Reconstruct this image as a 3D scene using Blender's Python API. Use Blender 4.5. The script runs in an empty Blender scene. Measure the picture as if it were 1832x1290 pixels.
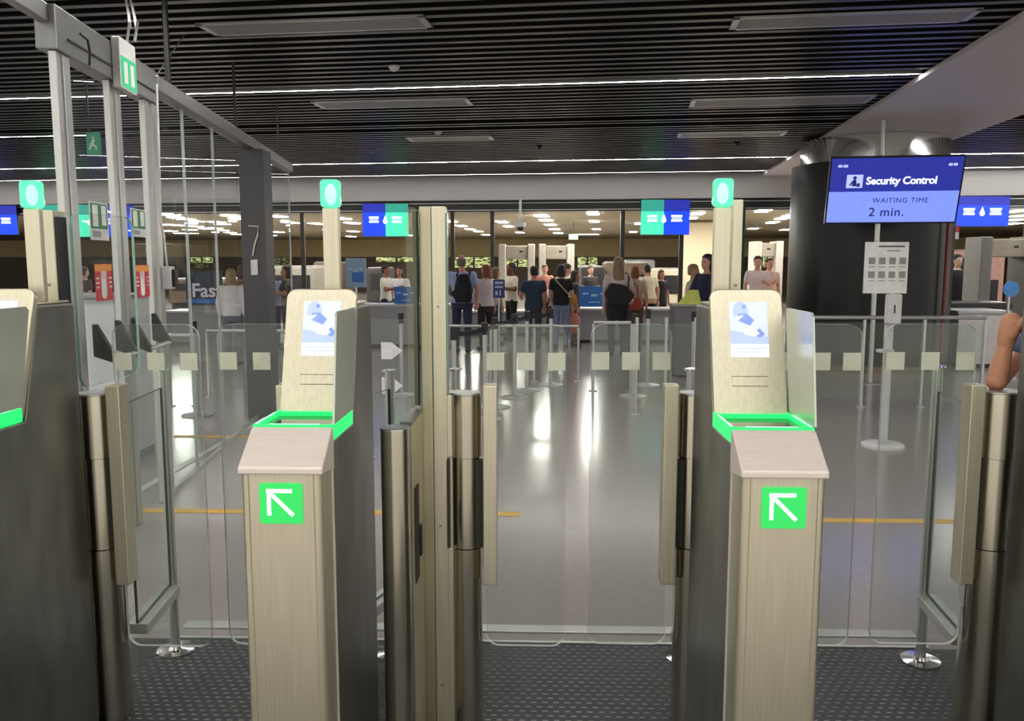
import bpy, bmesh, math, random
from mathutils import Vector, Matrix
random.seed(7)
S = bpy.context.scene
COL = S.collection
V = Vector

# ------------------------------------------------------------------ camera
F = 1500.0; CX = 916.0; CY = 645.0; HC = 1.6          # focal length in pixels of an 1832x1290 frame
TILT = math.atan(180 / F); YAW = math.atan(47 * math.cos(TILT) / F)
RT = V((math.cos(YAW), math.sin(YAW), 0))
FW = V((-math.sin(YAW) * math.cos(TILT), math.cos(YAW) * math.cos(TILT), -math.sin(TILT)))
UP = RT.cross(FW)
CAM = V((0, 0, HC))
cd = bpy.data.cameras.new('camera'); cam = bpy.data.objects.new('camera', cd); COL.objects.link(cam)
cd.sensor_width = 36; cd.lens = F / 1832 * 36; cd.clip_start = .05; cd.clip_end = 300
cam.matrix_world = Matrix(((RT.x, UP.x, -FW.x, 0), (RT.y, UP.y, -FW.y, 0), (RT.z, UP.z, -FW.z, HC), (0, 0, 0, 1)))
S.camera = cam

def W(px, py, d):                                       # the point at depth d (metres along the lanes) seen at a pixel
    r = RT * ((px - CX) / F) + UP * ((CY - py) / F) + FW
    return CAM + r * (d / r.y)
def AZ(px, py, z):                                      # the point at height z seen at a pixel
    r = RT * ((px - CX) / F) + UP * ((CY - py) / F) + FW
    return CAM + r * ((z - HC) / r.z)

# ------------------------------------------------------------------ world and exposure
S.view_settings.view_transform = 'Standard'; S.view_settings.look = 'None'
S.view_settings.exposure = 0.68; S.view_settings.gamma = 1.0; S.view_settings.use_curve_mapping = False
S.cycles.use_denoising = True
S.cycles.max_bounces = 10; S.cycles.transparent_max_bounces = 40
S.cycles.caustics_reflective = False; S.cycles.caustics_refractive = False
wd = bpy.data.worlds.new('world'); S.world = wd; wd.use_nodes = True
bg = wd.node_tree.nodes['Background']
bg.inputs['Color'].default_value = (1.0, .95, .86, 1); bg.inputs['Strength'].default_value = .85

# ------------------------------------------------------------------ materials
def lin(c):
    return tuple(((x / 255 / 12.92) if x / 255 <= .04045 else ((x / 255 + .055) / 1.055) ** 2.4) for x in c)
MATS = {}
EK = .64                                                # screens and signs sit below the exposure
def mat(name, c, rough=.5, metal=0.0, var=.08, scale=(6, 6, 6), emit=None, es=1.0, bump=0.0, spec=.5, c2=None):
    if name in MATS: return MATS[name]
    m = bpy.data.materials.new(name); m.use_nodes = True; nt = m.node_tree; N = nt.nodes; L = nt.links
    b = N['Principled BSDF']; b.inputs['Roughness'].default_value = rough; b.inputs['Metallic'].default_value = metal
    b.inputs['Specular IOR Level'].default_value = spec
    tc = N.new('ShaderNodeTexCoord'); mp = N.new('ShaderNodeMapping'); mp.inputs['Scale'].default_value = scale
    nz = N.new('ShaderNodeTexNoise'); nz.inputs['Scale'].default_value = 3.0; nz.inputs['Detail'].default_value = 4.0
    rp = N.new('ShaderNodeValToRGB')
    a = lin(c); d = lin(c2) if c2 else a
    rp.color_ramp.elements[0].position = .3; rp.color_ramp.elements[1].position = .7
    rp.color_ramp.elements[0].color = tuple(x * (1 - var) for x in a) + (1,)
    rp.color_ramp.elements[1].color = tuple(min(1, x * (1 + var)) for x in d) + (1,)
    L.new(tc.outputs['Object'], mp.inputs['Vector']); L.new(mp.outputs['Vector'], nz.inputs['Vector'])
    L.new(nz.outputs['Fac'], rp.inputs['Fac']); L.new(rp.outputs['Color'], b.inputs['Base Color'])
    if emit is not None:
        b.inputs['Emission Color'].default_value = emit + (1,); b.inputs['Emission Strength'].default_value = es if es > 5 else es * EK
    if bump:
        bp = N.new('ShaderNodeBump'); bp.inputs['Strength'].default_value = bump; bp.inputs['Distance'].default_value = .01
        L.new(nz.outputs['Fac'], bp.inputs['Height']); L.new(bp.outputs['Normal'], b.inputs['Normal'])
    MATS[name] = m
    return m
def glass(name, tint=(.96, .985, .97), milk=.03, milkcol=(200, 205, 200), gloss=1.0):
    if name in MATS: return MATS[name]
    m = bpy.data.materials.new(name); m.use_nodes = True; nt = m.node_tree; N = nt.nodes; L = nt.links
    N.remove(N['Principled BSDF']); out = N['Material Output']
    tr = N.new('ShaderNodeBsdfTransparent'); tr.inputs['Color'].default_value = tint + (1,)
    df = N.new('ShaderNodeBsdfDiffuse'); df.inputs['Color'].default_value = lin(milkcol) + (1,)
    tc = N.new('ShaderNodeTexCoord'); nz = N.new('ShaderNodeTexNoise'); nz.inputs['Scale'].default_value = 4.0
    mr = N.new('ShaderNodeMapRange'); mr.inputs['To Min'].default_value = milk * .6; mr.inputs['To Max'].default_value = milk * 1.4
    L.new(tc.outputs['Object'], nz.inputs['Vector']); L.new(nz.outputs['Fac'], mr.inputs['Value'])
    m1 = N.new('ShaderNodeMixShader'); L.new(mr.outputs['Result'], m1.inputs['Fac']); L.new(tr.outputs[0], m1.inputs[1]); L.new(df.outputs[0], m1.inputs[2])
    gl = N.new('ShaderNodeBsdfGlossy'); gl.inputs['Roughness'].default_value = .01
    fr = N.new('ShaderNodeFresnel'); fr.inputs['IOR'].default_value = 1.32
    mu = N.new('ShaderNodeMath'); mu.operation = 'MULTIPLY'; mu.inputs[1].default_value = gloss; L.new(fr.outputs[0], mu.inputs[0])
    ge = N.new('ShaderNodeNewGeometry'); iv = N.new('ShaderNodeMath'); iv.operation = 'SUBTRACT'; iv.inputs[0].default_value = 1.0; L.new(ge.outputs['Backfacing'], iv.inputs[1])
    mb_ = N.new('ShaderNodeMath'); mb_.operation = 'MULTIPLY'; L.new(mu.outputs[0], mb_.inputs[0]); L.new(iv.outputs[0], mb_.inputs[1]); mu = mb_
    m2 = N.new('ShaderNodeMixShader'); L.new(mu.outputs[0], m2.inputs['Fac']); L.new(m1.outputs[0], m2.inputs[1]); L.new(gl.outputs[0], m2.inputs[2])
    L.new(m2.outputs[0], out.inputs['Surface'])
    MATS[name] = m
    return m

STEEL = mat('brushed_steel', (211, 205, 182), .36, .8, .07, (50, 50, 1.5))
STEELV = mat('polished_steel', (205, 200, 182), .2, 1, .05, (40, 40, 1))
CAP = mat('pale_steel', (224, 212, 204), .5, .25, .05, (3, 60, 60))
DARKST = mat('dark_steel', (138, 138, 132), .36, .9, .2, (3, 3, 1.2))
CHROME = mat('chrome', (225, 225, 222), .12, 1, .03)
ALU = mat('aluminium', (196, 197, 194), .38, .85, .05, (30, 30, 1))
ALUD = mat('aluminium_dull', (150, 151, 150), .42, .8, .06, (20, 20, 1))
BLACK = mat('black_plastic', (22, 22, 24), .4)
TRIM = mat('bright_edge', (222, 218, 205), .4, .4, .03)
SEAM = mat('cover_seam', (160, 152, 128), .5, .3)
SLOT = mat('slot_shadow_gap', (48, 46, 38), .6)
GREEN = mat('green_light', (20, 120, 50), .4, emit=(.015, .95, .16), es=1.25)
GREENHOT = mat('green_light_tube', (180, 250, 210), .4, emit=(.3, 1, .55), es=1.5)
LAMPG = glass('green_lamp', (.6, 1, .8), .80, (120, 240, 180), 1.0)
_n = LAMPG.node_tree; _e = _n.nodes.new('ShaderNodeEmission'); _e.inputs['Color'].default_value = (.14, .95, .5, 1); _e.inputs['Strength'].default_value = .9
_d = [q for q in _n.nodes if q.type == 'BSDF_DIFFUSE'][0]; _n.links.new(_e.outputs[0], _d.outputs[0].links[0].to_socket)
LAMPW = mat('lamp_core', (240, 255, 245), .4, emit=(.8, 1, .9), es=4.5)
SIGNG = mat('green_sign_light', (20, 140, 60), .35, emit=(.03, .56, .10), es=1.05)
ARROW = mat('white_arrow_light', (240, 255, 250), .35, emit=(.75, 1, .95), es=1.6)
WHITE = mat('white_plastic', (214, 214, 212), .45)
PAPER = mat('paper', (236, 236, 232), .7)
GREY = mat('grey_laminate', (150, 150, 152), .5)
GLEAF = glass('gate_glass', (.93, .955, .94), .045, (210, 215, 205))
GPANE = glass('clear_glass', (.95, .965, .96), .015, gloss=.6)
GEDGE = mat('glass_edge', (150, 190, 172), .25)
GEDGED = mat('glass_edge_dark', (8, 48, 34), .5, spec=.15)
GEDGEL = mat('glass_edge_pale', (205, 212, 206), .3)

# ------------------------------------------------------------------ mesh building
class MB:
    def __init__(s): s.v = []; s.f = []
    def add(s, vs, fs):
        n = len(s.v); s.v += [V(p) for p in vs]; s.f += [[i + n for i in f] for f in fs]; return s
    def box(s, x0, x1, y0, y1, z0, z1):
        return s.add([(x0, y0, z0), (x1, y0, z0), (x1, y1, z0), (x0, y1, z0), (x0, y0, z1), (x1, y0, z1), (x1, y1, z1), (x0, y1, z1)],
                     [(0, 3, 2, 1), (4, 5, 6, 7), (0, 1, 5, 4), (1, 2, 6, 5), (2, 3, 7, 6), (3, 0, 4, 7)])
    def plate(s, poly, o, ex, ey, th):                  # polygon in the plane (ex, ey), extruded by th along ex x ey
        o = V(o); ex = V(ex); ey = V(ey); ez = ex.cross(ey); n = len(poly)
        a = [o + ex * p[0] + ey * p[1] for p in poly]; b = [p + ez * th for p in a]
        return s.add(a + b, [list(range(n))[::-1], list(range(n, 2 * n))] + [(i, (i + 1) % n, n + (i + 1) % n, n + i) for i in range(n)])
    def loft(s, rings, n=16):                           # rings: (centre, rx, ry) in horizontal planes
        vs = []; fs = []
        for c, rx, ry in rings:
            for k in range(n):
                a = 2 * math.pi * k / n; vs.append(V(c) + V((rx * math.cos(a), ry * math.sin(a), 0)))
        for i in range(len(rings) - 1):
            for k in range(n):
                fs.append((i * n + k, i * n + (k + 1) % n, (i + 1) * n + (k + 1) % n, (i + 1) * n + k))
        fs.append(list(range(n))[::-1]); fs.append([(len(rings) - 1) * n + k for k in range(n)])
        return s.add(vs, fs)
    def cyl(s, x, y, z0, z1, r, n=28): return s.loft([((x, y, z0), r, r), ((x, y, z1), r, r)], n)
    def lathe(s, x, y, prof, n=28): return s.loft([((x, y, z), r, r) for r, z in prof], n)
    def tube(s, pts, r, n=10, rads=None):
        pts = [V(p) for p in pts]; vs = []; fs = []
        for i, p in enumerate(pts):
            t = (pts[min(i + 1, len(pts) - 1)] - pts[max(i - 1, 0)]).normalized()
            a = t.cross(V((0, 0, 1)));
            if a.length < 1e-3: a = t.cross(V((0, 1, 0)))
            a.normalize(); b = t.cross(a); rr = rads[i] if rads else r
            for k in range(n):
                q = 2 * math.pi * k / n; vs.append(p + a * (rr * math.cos(q)) + b * (rr * math.sin(q)))
        for i in range(len(pts) - 1):
            for k in range(n):
                fs.append((i * n + k, (i + 1) * n + k, (i + 1) * n + (k + 1) % n, i * n + (k + 1) % n))
        fs.append(list(range(n))); fs.append([(len(pts) - 1) * n + k for k in range(n)][::-1])
        return s.add(vs, fs)
    def caps(s, p0, p1, r0, r1, n=12):                  # tapered limb with round ends
        p0 = V(p0); p1 = V(p1); d = (p1 - p0).normalized() if (p1 - p0).length > 1e-6 else V((0, 0, 1))
        pts = []; rads = []
        for q in (0, .35, .7): pts.append(p0 - d * r0 * math.cos(q * math.pi / 2) * .98); rads.append(max(r0 * math.sin(q * math.pi / 2), .0005))
        pts += [p0, p1]; rads += [r0, r1]
        for q in (.7, .35, 0): pts.append(p1 + d * r1 * math.cos(q * math.pi / 2) * .98); rads.append(max(r1 * math.sin(q * math.pi / 2), .0005))
        return s.tube(pts, 0, n, rads)
    def ell(s, c, rx, ry, rz, n=16, m=10):
        c = V(c); return s.loft([(c + V((0, 0, -rz * math.cos(math.pi * i / m))), max(rx * math.sin(math.pi * i / m), 4e-4), max(ry * math.sin(math.pi * i / m), 4e-4)) for i in range(m + 1)], n)
    def xf(s, M): s.v = [M @ p for p in s.v]; return s
ORG = {}
def build(mb, name, m, parent=None, loc=None, bevel=0, smooth=False, edge=None, remesh=0, segs=2):
    """one mesh object from a mesh builder in world coordinates; edge=(axis, material) gives the rim its own material"""
    o0 = ORG[parent] if parent is not None else (V(loc) if loc is not None else V((0, 0, 0)))
    me = bpy.data.meshes.new(name)
    me.from_pydata([p - o0 for p in mb.v], [], mb.f)
    bm = bmesh.new(); bm.from_mesh(me); bmesh.ops.recalc_face_normals(bm, faces=bm.faces[:])
    if edge:
        for f in bm.faces: f.material_index = 0 if abs(f.normal[edge[0]]) > .7 else 1
    if bevel:
        es = [e for e in bm.edges if len(e.link_faces) == 2 and e.calc_face_angle(0) > .5]
        bmesh.ops.bevel(bm, geom=es, offset=bevel, segments=segs, affect='EDGES', profile=.5, clamp_overlap=True)
    bm.to_mesh(me); bm.free()
    me.materials.append(m)
    if edge: me.materials.append(edge[1])
    o = bpy.data.objects.new(name, me); COL.objects.link(o)
    if remesh:
        md = o.modifiers.new('r', 'REMESH'); md.mode = 'VOXEL'; md.voxel_size = remesh; md.use_smooth_shade = True
        ms = o.modifiers.new('s', 'SMOOTH'); ms.iterations = 3; ms.factor = .5
        dg = bpy.context.evaluated_depsgraph_get(); me2 = bpy.data.meshes.new_from_object(o.evaluated_get(dg))
        o.modifiers.clear(); o.data = me2; bpy.data.meshes.remove(me); me2.name = name
        if not me2.materials: me2.materials.append(m)
        smooth = True
    if smooth:
        o.data.polygons.foreach_set('use_smooth', [True] * len(o.data.polygons)); 
        if not remesh: o.data.set_sharp_from_angle(angle=.7)
    if parent is not None: o.parent = parent
    else: o.location = o0
    ORG[o] = o0
    return o
def tag(o, label=None, cat=None, group=None, kind=None):
    if label: o['label'] = label
    if cat: o['category'] = cat
    if group: o['group'] = group
    if kind: o['kind'] = kind
    return o
def root(name, loc, label, cat, group=None):
    o = bpy.data.objects.new(name, None); COL.objects.link(o); o.empty_display_size = .1
    o.location = loc; ORG[o] = V(loc); return tag(o, label, cat, group)
def struct(mb, name, m, **k): return tag(build(mb, name, m, **k), kind='structure')
def rr(w, h, r, n=6, cx=0, cy=0, corners=(1, 1, 1, 1)):   # rounded rectangle, corners bl, br, tr, tl
    P = []
    for i, (sx, sy, a0) in enumerate(((-1, -1, 180), (1, -1, 270), (1, 1, 0), (-1, 1, 90))):
        q = r if corners[i] else 0
        x = cx + sx * (w / 2 - q); y = cy + sy * (h / 2 - q)
        if q == 0: P.append((x, y)); continue
        for k in range(n + 1):
            a = math.radians(a0 + 90 * k / n); P.append((x + q * math.cos(a), y + q * math.sin(a)))
    return P
def text(s, size, o, ex, ey, m, name, parent, align='LEFT', shear=0, off=.0015, spacing=1.0, bold=0):
    cu = bpy.data.curves.new('t', 'FONT'); cu.body = s; cu.size = size; cu.align_x = align; cu.extrude = .0008; cu.shear = shear
    cu.space_character = spacing; cu.offset = bold; cu.resolution_u = 3
    t = bpy.data.objects.new('t', cu); COL.objects.link(t)
    me = bpy.data.meshes.new_from_object(t.evaluated_get(bpy.context.evaluated_depsgraph_get()))
    ex = V(ex); ey = V(ey); ez = ex.cross(ey); o = V(o) + ez * off
    mb = MB(); mb.add([o + ex * v.co.x + ey * v.co.y + ez * v.co.z for v in me.vertices], [list(p.vertices) for p in me.polygons])
    bpy.data.objects.remove(t); bpy.data.curves.remove(cu); bpy.data.meshes.remove(me)
    return build(mb, name, m, parent)
X1 = V((1, 0, 0)); Y1 = V((0, 1, 0)); Z1 = V((0, 0, 1))

# ------------------------------------------------------------------ the building: hall shell
DL = .1                                                 # the hall is turned a little against the gate lanes
BU = V((math.cos(DL), -math.sin(DL), 0)); BV = V((math.sin(DL), math.cos(DL), 0))
BM = Matrix(((BU.x, BV.x, 0, 0), (BU.y, BV.y, 0, 0), (0, 0, 1, 0), (0, 0, 0, 1)))
def bu(p): return p.dot(BU)
def bv(p): return p.dot(BV)
HCL = 3.4; VB = 18.4
FLOORM = mat('terrazzo', (160, 150, 147), .17, 0, .06, (9, 9, 9), spec=.55, c2=(156, 149, 149))
struct(MB().box(-48, 48, -9, 52, -.2, 0), 'floor', FLOORM)
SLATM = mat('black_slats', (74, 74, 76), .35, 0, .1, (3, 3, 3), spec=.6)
SLATB = mat('shaded_slat_sides', (9, 9, 10), .7, 0, .1, (3, 3, 3), spec=.2)  # near-black sides: the shade between the slats is painted in
STRIPV = (.6, 4.9, 8.9, 15.6, 17.9, 11.2, 11.6)
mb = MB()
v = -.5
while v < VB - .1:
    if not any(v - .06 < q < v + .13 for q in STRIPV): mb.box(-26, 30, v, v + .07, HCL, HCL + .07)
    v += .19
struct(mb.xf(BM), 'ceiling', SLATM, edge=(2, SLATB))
struct(MB().box(-26, 30, -.6, VB, HCL + .32, HCL + .36).xf(BM), 'ceiling_deck', mat('ceiling_void', (12, 12, 13), .8))
SOFF = mat('white_painted_beam', (214, 208, 206), .5, 0, .02)
struct(MB().box(2.85, 4.78, -.6, VB, HCL - .05, HCL - .005).xf(BM), 'trim_beam', SOFF)
BULK = mat('grey_bulkhead', (178, 176, 175), .6, 0, .02)
struct(MB().box(-26, 30, VB, VB + .16, 2.90, HCL + .3).xf(BM), 'trim_bulkhead', BULK)
HEADM = mat('dark_header', (34, 36, 40), .3)
struct(MB().box(-26, 30, VB + .18, VB + .3, 2.66, 2.95).xf(BM), 'trim_header', HEADM)
struct(MB().box(-26, 30, VB + .14, VB + .18, 2.835, 2.85).box(-26, 30, VB + .14, VB + .18, 2.685, 2.70).xf(BM), 'trim_header_rail', ALU)
# security hall beyond
ZH = 2.66; VW = 43.0
struct(MB().box(-48, 44, VB + .3, VW + .2, ZH, ZH + .1).xf(BM), 'ceiling_security_hall', mat('olive_ceiling', (160, 150, 120), .55, 0, .05))
OLIVE = mat('olive_wall', (188, 168, 120), .6, 0, .06, (1, 1, 1)); LOWW = mat('brown_lower_wall', (84, 70, 52), .6, 0, .2, (1, 1, 3))
struct(MB().box(-48, 44, VW, VW + .2, 1.76, ZH).xf(BM), 'wall_back', OLIVE)
struct(MB().box(-48, 44, VW + .01, VW + .2, 0, 1.759).xf(BM), 'wall_back_lower', LOWW)
fol = mat('garden_outside', (120, 150, 60), .8, 0, .2, (1.6, 1.6, 4), emit=(.36, .5, .10), es=.9, c2=(220, 230, 120))
nt = fol.node_tree; nt.links.new(nt.nodes['Color Ramp'].outputs['Color'], nt.nodes['Principled BSDF'].inputs['Emission Color'])
nt.nodes['Color Ramp'].color_ramp.elements[0].position = .42; nt.nodes['Color Ramp'].color_ramp.elements[1].position = .66
nt.nodes['Color Ramp'].color_ramp.elements[0].color = (.05, .06, .015, 1); nt.nodes['Color Ramp'].color_ramp.elements[1].color = (.85, .95, .42, 1)
WFR = mat('window_mullion', (60, 58, 46), .5)
for k, (pa_, pb_, z0) in enumerate(((660, 742, 1.5), (806, 884, 1.2), (902, 948, 1.25), (1032, 1070, 1.2), (296, 345, 1.45), (1345, 1362, 1.2))):
    ua = (pa_ - 963) / F * 42.6 - 4.3; ub = (pb_ - 963) / F * 42.6 - 4.3
    w_ = struct(MB().box(ua, ub, VW - .005, VW + .008, z0, 1.74).xf(BM), 'window_%d' % (k + 1), fol)
    fr_ = MB()
    n_ = max(2, int((ub - ua) / 1.1))
    for q in range(n_ + 1): x_ = ua + (ub - ua) * q / n_; fr_.box(x_ - .04, x_ + .04, VW - .05, VW - .006, z0 - .04, 1.78)
    fr_.box(ua, ub, VW - .05, VW - .006, 1.74, 1.78)
    struct(fr_.xf(BM), 'window_%d_frame' % (k + 1), WFR)

# linear lamps of the gate hall, seen ones and added ones
STRIP = mat('linear_lamp', (255, 255, 255), .5, emit=(1, .97, .92), es=45)
STRIPD = mat('linear_lamp_dim', (255, 255, 255), .5, emit=(1, .97, .92), es=14)
LAB = {8.9: 'long thin white linear lamp across the dark slats, nearest one seen', 15.6: 'long thin white linear lamp across the slats, second one seen',
       17.9: 'long thin white linear lamp beside the grey bulkhead'}
for vv, u1, w in ((.6, 2.8, .06), (4.9, 2.8, .06), (11.6, -7.8, .03), (8.9, 2.82, .034), (15.6, 2.82, .04), (17.9, 2.82, .04)):
    if vv in LAB: lb = LAB[vv]
    elif vv == 11.6: lb = 'shorter thin white linear lamp seen beyond the sliding door portal'
    elif vv == 4.9: lb = 'added linear lamp over the gate exits, unseen above the picture'  # unseen strip, added to light the floor and things beyond the gates
    else: lb = 'added linear lamp above the gates, out of view' if vv > 0 else 'added linear lamp behind the gates, out of view'  # unseen strip, added to light the kiosks and mat
    r = root('linear_ceiling_lamp', BM @ V((-8, vv, HCL)), lb, 'lamp', 'linear lamps in the slatted ceiling')
    build(MB().box(-24, u1, vv - w / 2, vv + w / 2, HCL + .001, HCL + .015).xf(BM), 'diffuser', STRIPD if vv > 17 else STRIP, r)
    build(MB().box(-24, u1 + .03, vv - w / 2 - .012, vv + w / 2 + .012, HCL + .0155, HCL + .05).box(-24, u1 + .03, vv - w / 2 - .012, vv - w / 2 - .0005, HCL, HCL + .0155).box(-24, u1 + .03, vv + w / 2 + .0005, vv + w / 2 + .012, HCL, HCL + .0155).xf(BM), 'housing', ALU, r)
for vv, lb in ((11.2, 'short linear lamp on the slats right of the white beam, near'), (15.6, 'short linear lamp right of the white beam, middle'), (17.9, 'short linear lamp right of the white beam, far')):
    r = root('linear_ceiling_lamp', BM @ V((8, vv, HCL)), lb, 'lamp', 'linear lamps in the slatted ceiling')
    build(MB().box(4.85, 24, vv - .03, vv + .03, HCL + .001, HCL + .015).xf(BM), 'diffuser', STRIPD if vv > 17 else STRIP, r)
    build(MB().box(4.83, 24, vv - .045, vv + .045, HCL + .0155, HCL + .05).xf(BM), 'housing', ALU, r)
# grey service panels set in the slats
GRILL = mat('grey_grille', (150, 150, 150), .5)
for (x0, x1, ya, yb), lb in (((330, 780, 33, 56), 'large grey ceiling grille near the picture top, left'), ((1318, 1720, 22, 44), 'large grey ceiling grille at the picture top, beside the beam'),
                             ((545, 850, 178, 191), 'grey ceiling grille just beyond the bright lamp line'), ((720, 885, 244, 251), 'small far grey ceiling grille over the middle lane'),
                             ((1240, 1545, 173, 187), 'grey ceiling grille left of the white beam'), ((1215, 1400, 236, 243), 'far thin grey ceiling grille left of the black column')):
    p = AZ(x0, ya, HCL - .01); q = AZ(x1, yb, HCL - .01); u0, v0, u2, v2 = bu(p), bv(p), bu(q), bv(q)
    u0, u2 = min(u0, u2), max(u0, u2); vm = (bv(AZ((x0 + x1) / 2, ya, HCL)) + bv(AZ((x0 + x1) / 2, yb, HCL))) / 2; h = abs(bv(AZ((x0 + x1) / 2, ya, HCL)) - bv(AZ((x0 + x1) / 2, yb, HCL))) / 2
    r = root('ceiling_grille', BM @ V(((u0 + u2) / 2, vm, HCL)), lb, 'vent', 'grey grilles in the slatted ceiling')
    g = MB().box(u0, u2, vm - h, vm - h + .03, HCL - .015, HCL).box(u0, u2, vm + h - .03, vm + h, HCL - .015, HCL).box(u0, u0 + .05, vm - h, vm + h, HCL - .015, HCL).box(u2 - .05, u2, vm - h, vm + h, HCL - .015, HCL)
    build(g.xf(BM), 'frame', ALU, r)
    g = MB()
    for k in range(9):
        a = vm - h + .03 + (2 * h - .06) * k / 9; g.box(u0 + .05, u2 - .05, a, a + (2 * h - .06) / 10.5, HCL - .012, HCL - .002)
    build(g.xf(BM), 'louvres', GRILL, r)
for (px, py), lb in (((705, 122), 'small pale smoke detector on the near slats'), ((786, 239), 'small pale smoke detector on the far slats'), ((1320, 256), 'small black dome camera under the slats beside the beam'), ((966, 264), 'small black dome camera under the slats above the middle lane')):
    p = AZ(px, py, HCL - .02); vq = -.465 + .19 * round((bv(p) + .465) / .19); p = p + BV * (vq - bv(p)); blk = 'black' in lb
    r = root('dome_camera' if blk else 'smoke_detector', p, lb, 'camera' if blk else 'detector')
    build(MB().lathe(p.x, p.y, [(.05, HCL), (.055, HCL - .015), (.05, HCL - .02)]), 'base', BLACK if blk else WHITE, r, smooth=True)
    build(MB().ell((p.x, p.y, HCL - .022), .042, .042, .03), 'dome' if blk else 'sensor', BLACK if blk else WHITE, r, smooth=True)

# yellow floor lines, threshold, mat
YEL = mat('yellow_floor_tape', (226, 176, 74), .5, 0, .08)
def yline(x0, x1, y0, y1, name): return struct(MB().box(x0, x1, y0, y1, .0005, .0025), name, YEL)
a = AZ(930, 920, 0); yline(-2.75, a.x, a.y - .04, a.y + .04, 'trim_floor_line')
a = AZ(1480, 931, 0); yline(a.x - .35, 2.75, a.y - .04, a.y + .04, 'trim_floor_line')
a = AZ(310, 781, 0); yline(a.x, AZ(520, 781, 0).x, a.y - .05, a.y + .05, 'trim_floor_line')
ME = AZ(1037, 1155, 0).y; T0 = AZ(1037, 1134, 0).y; T1 = AZ(1037, 1122, 0).y
struct(MB().box(-1.55, 1.62, ME + .004, ME + .018, 0, .012).box(-1.55, 1.62, T0, T1, 0, .008), 'trim_threshold', ALU, bevel=.002)
MATM = mat('rubber_mat', (52, 52, 55), .6, 0, .18, (3, 3, 3))
mo = tag(build(MB().box(-1.95, 1.78, .6, ME, 0, .006), 'rubber_mat', MATM), 'dark ribbed rubber mat on the floor under the gates', 'mat')
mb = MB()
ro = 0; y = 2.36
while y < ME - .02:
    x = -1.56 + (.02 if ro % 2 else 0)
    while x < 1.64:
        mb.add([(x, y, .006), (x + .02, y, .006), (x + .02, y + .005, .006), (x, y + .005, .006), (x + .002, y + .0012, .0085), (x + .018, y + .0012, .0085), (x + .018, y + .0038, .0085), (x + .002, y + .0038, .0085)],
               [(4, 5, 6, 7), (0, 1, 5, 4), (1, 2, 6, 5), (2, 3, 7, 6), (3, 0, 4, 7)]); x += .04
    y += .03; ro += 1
tag(build(mb, 'raised_ribs', mat('rib_glint_rubber', (140, 140, 142), .45, 0, .2, (2, 2, 2)), mo), kind='stuff')  # ribs paler than the mat: their highlights are put into the colour
ZM = .0065

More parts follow.
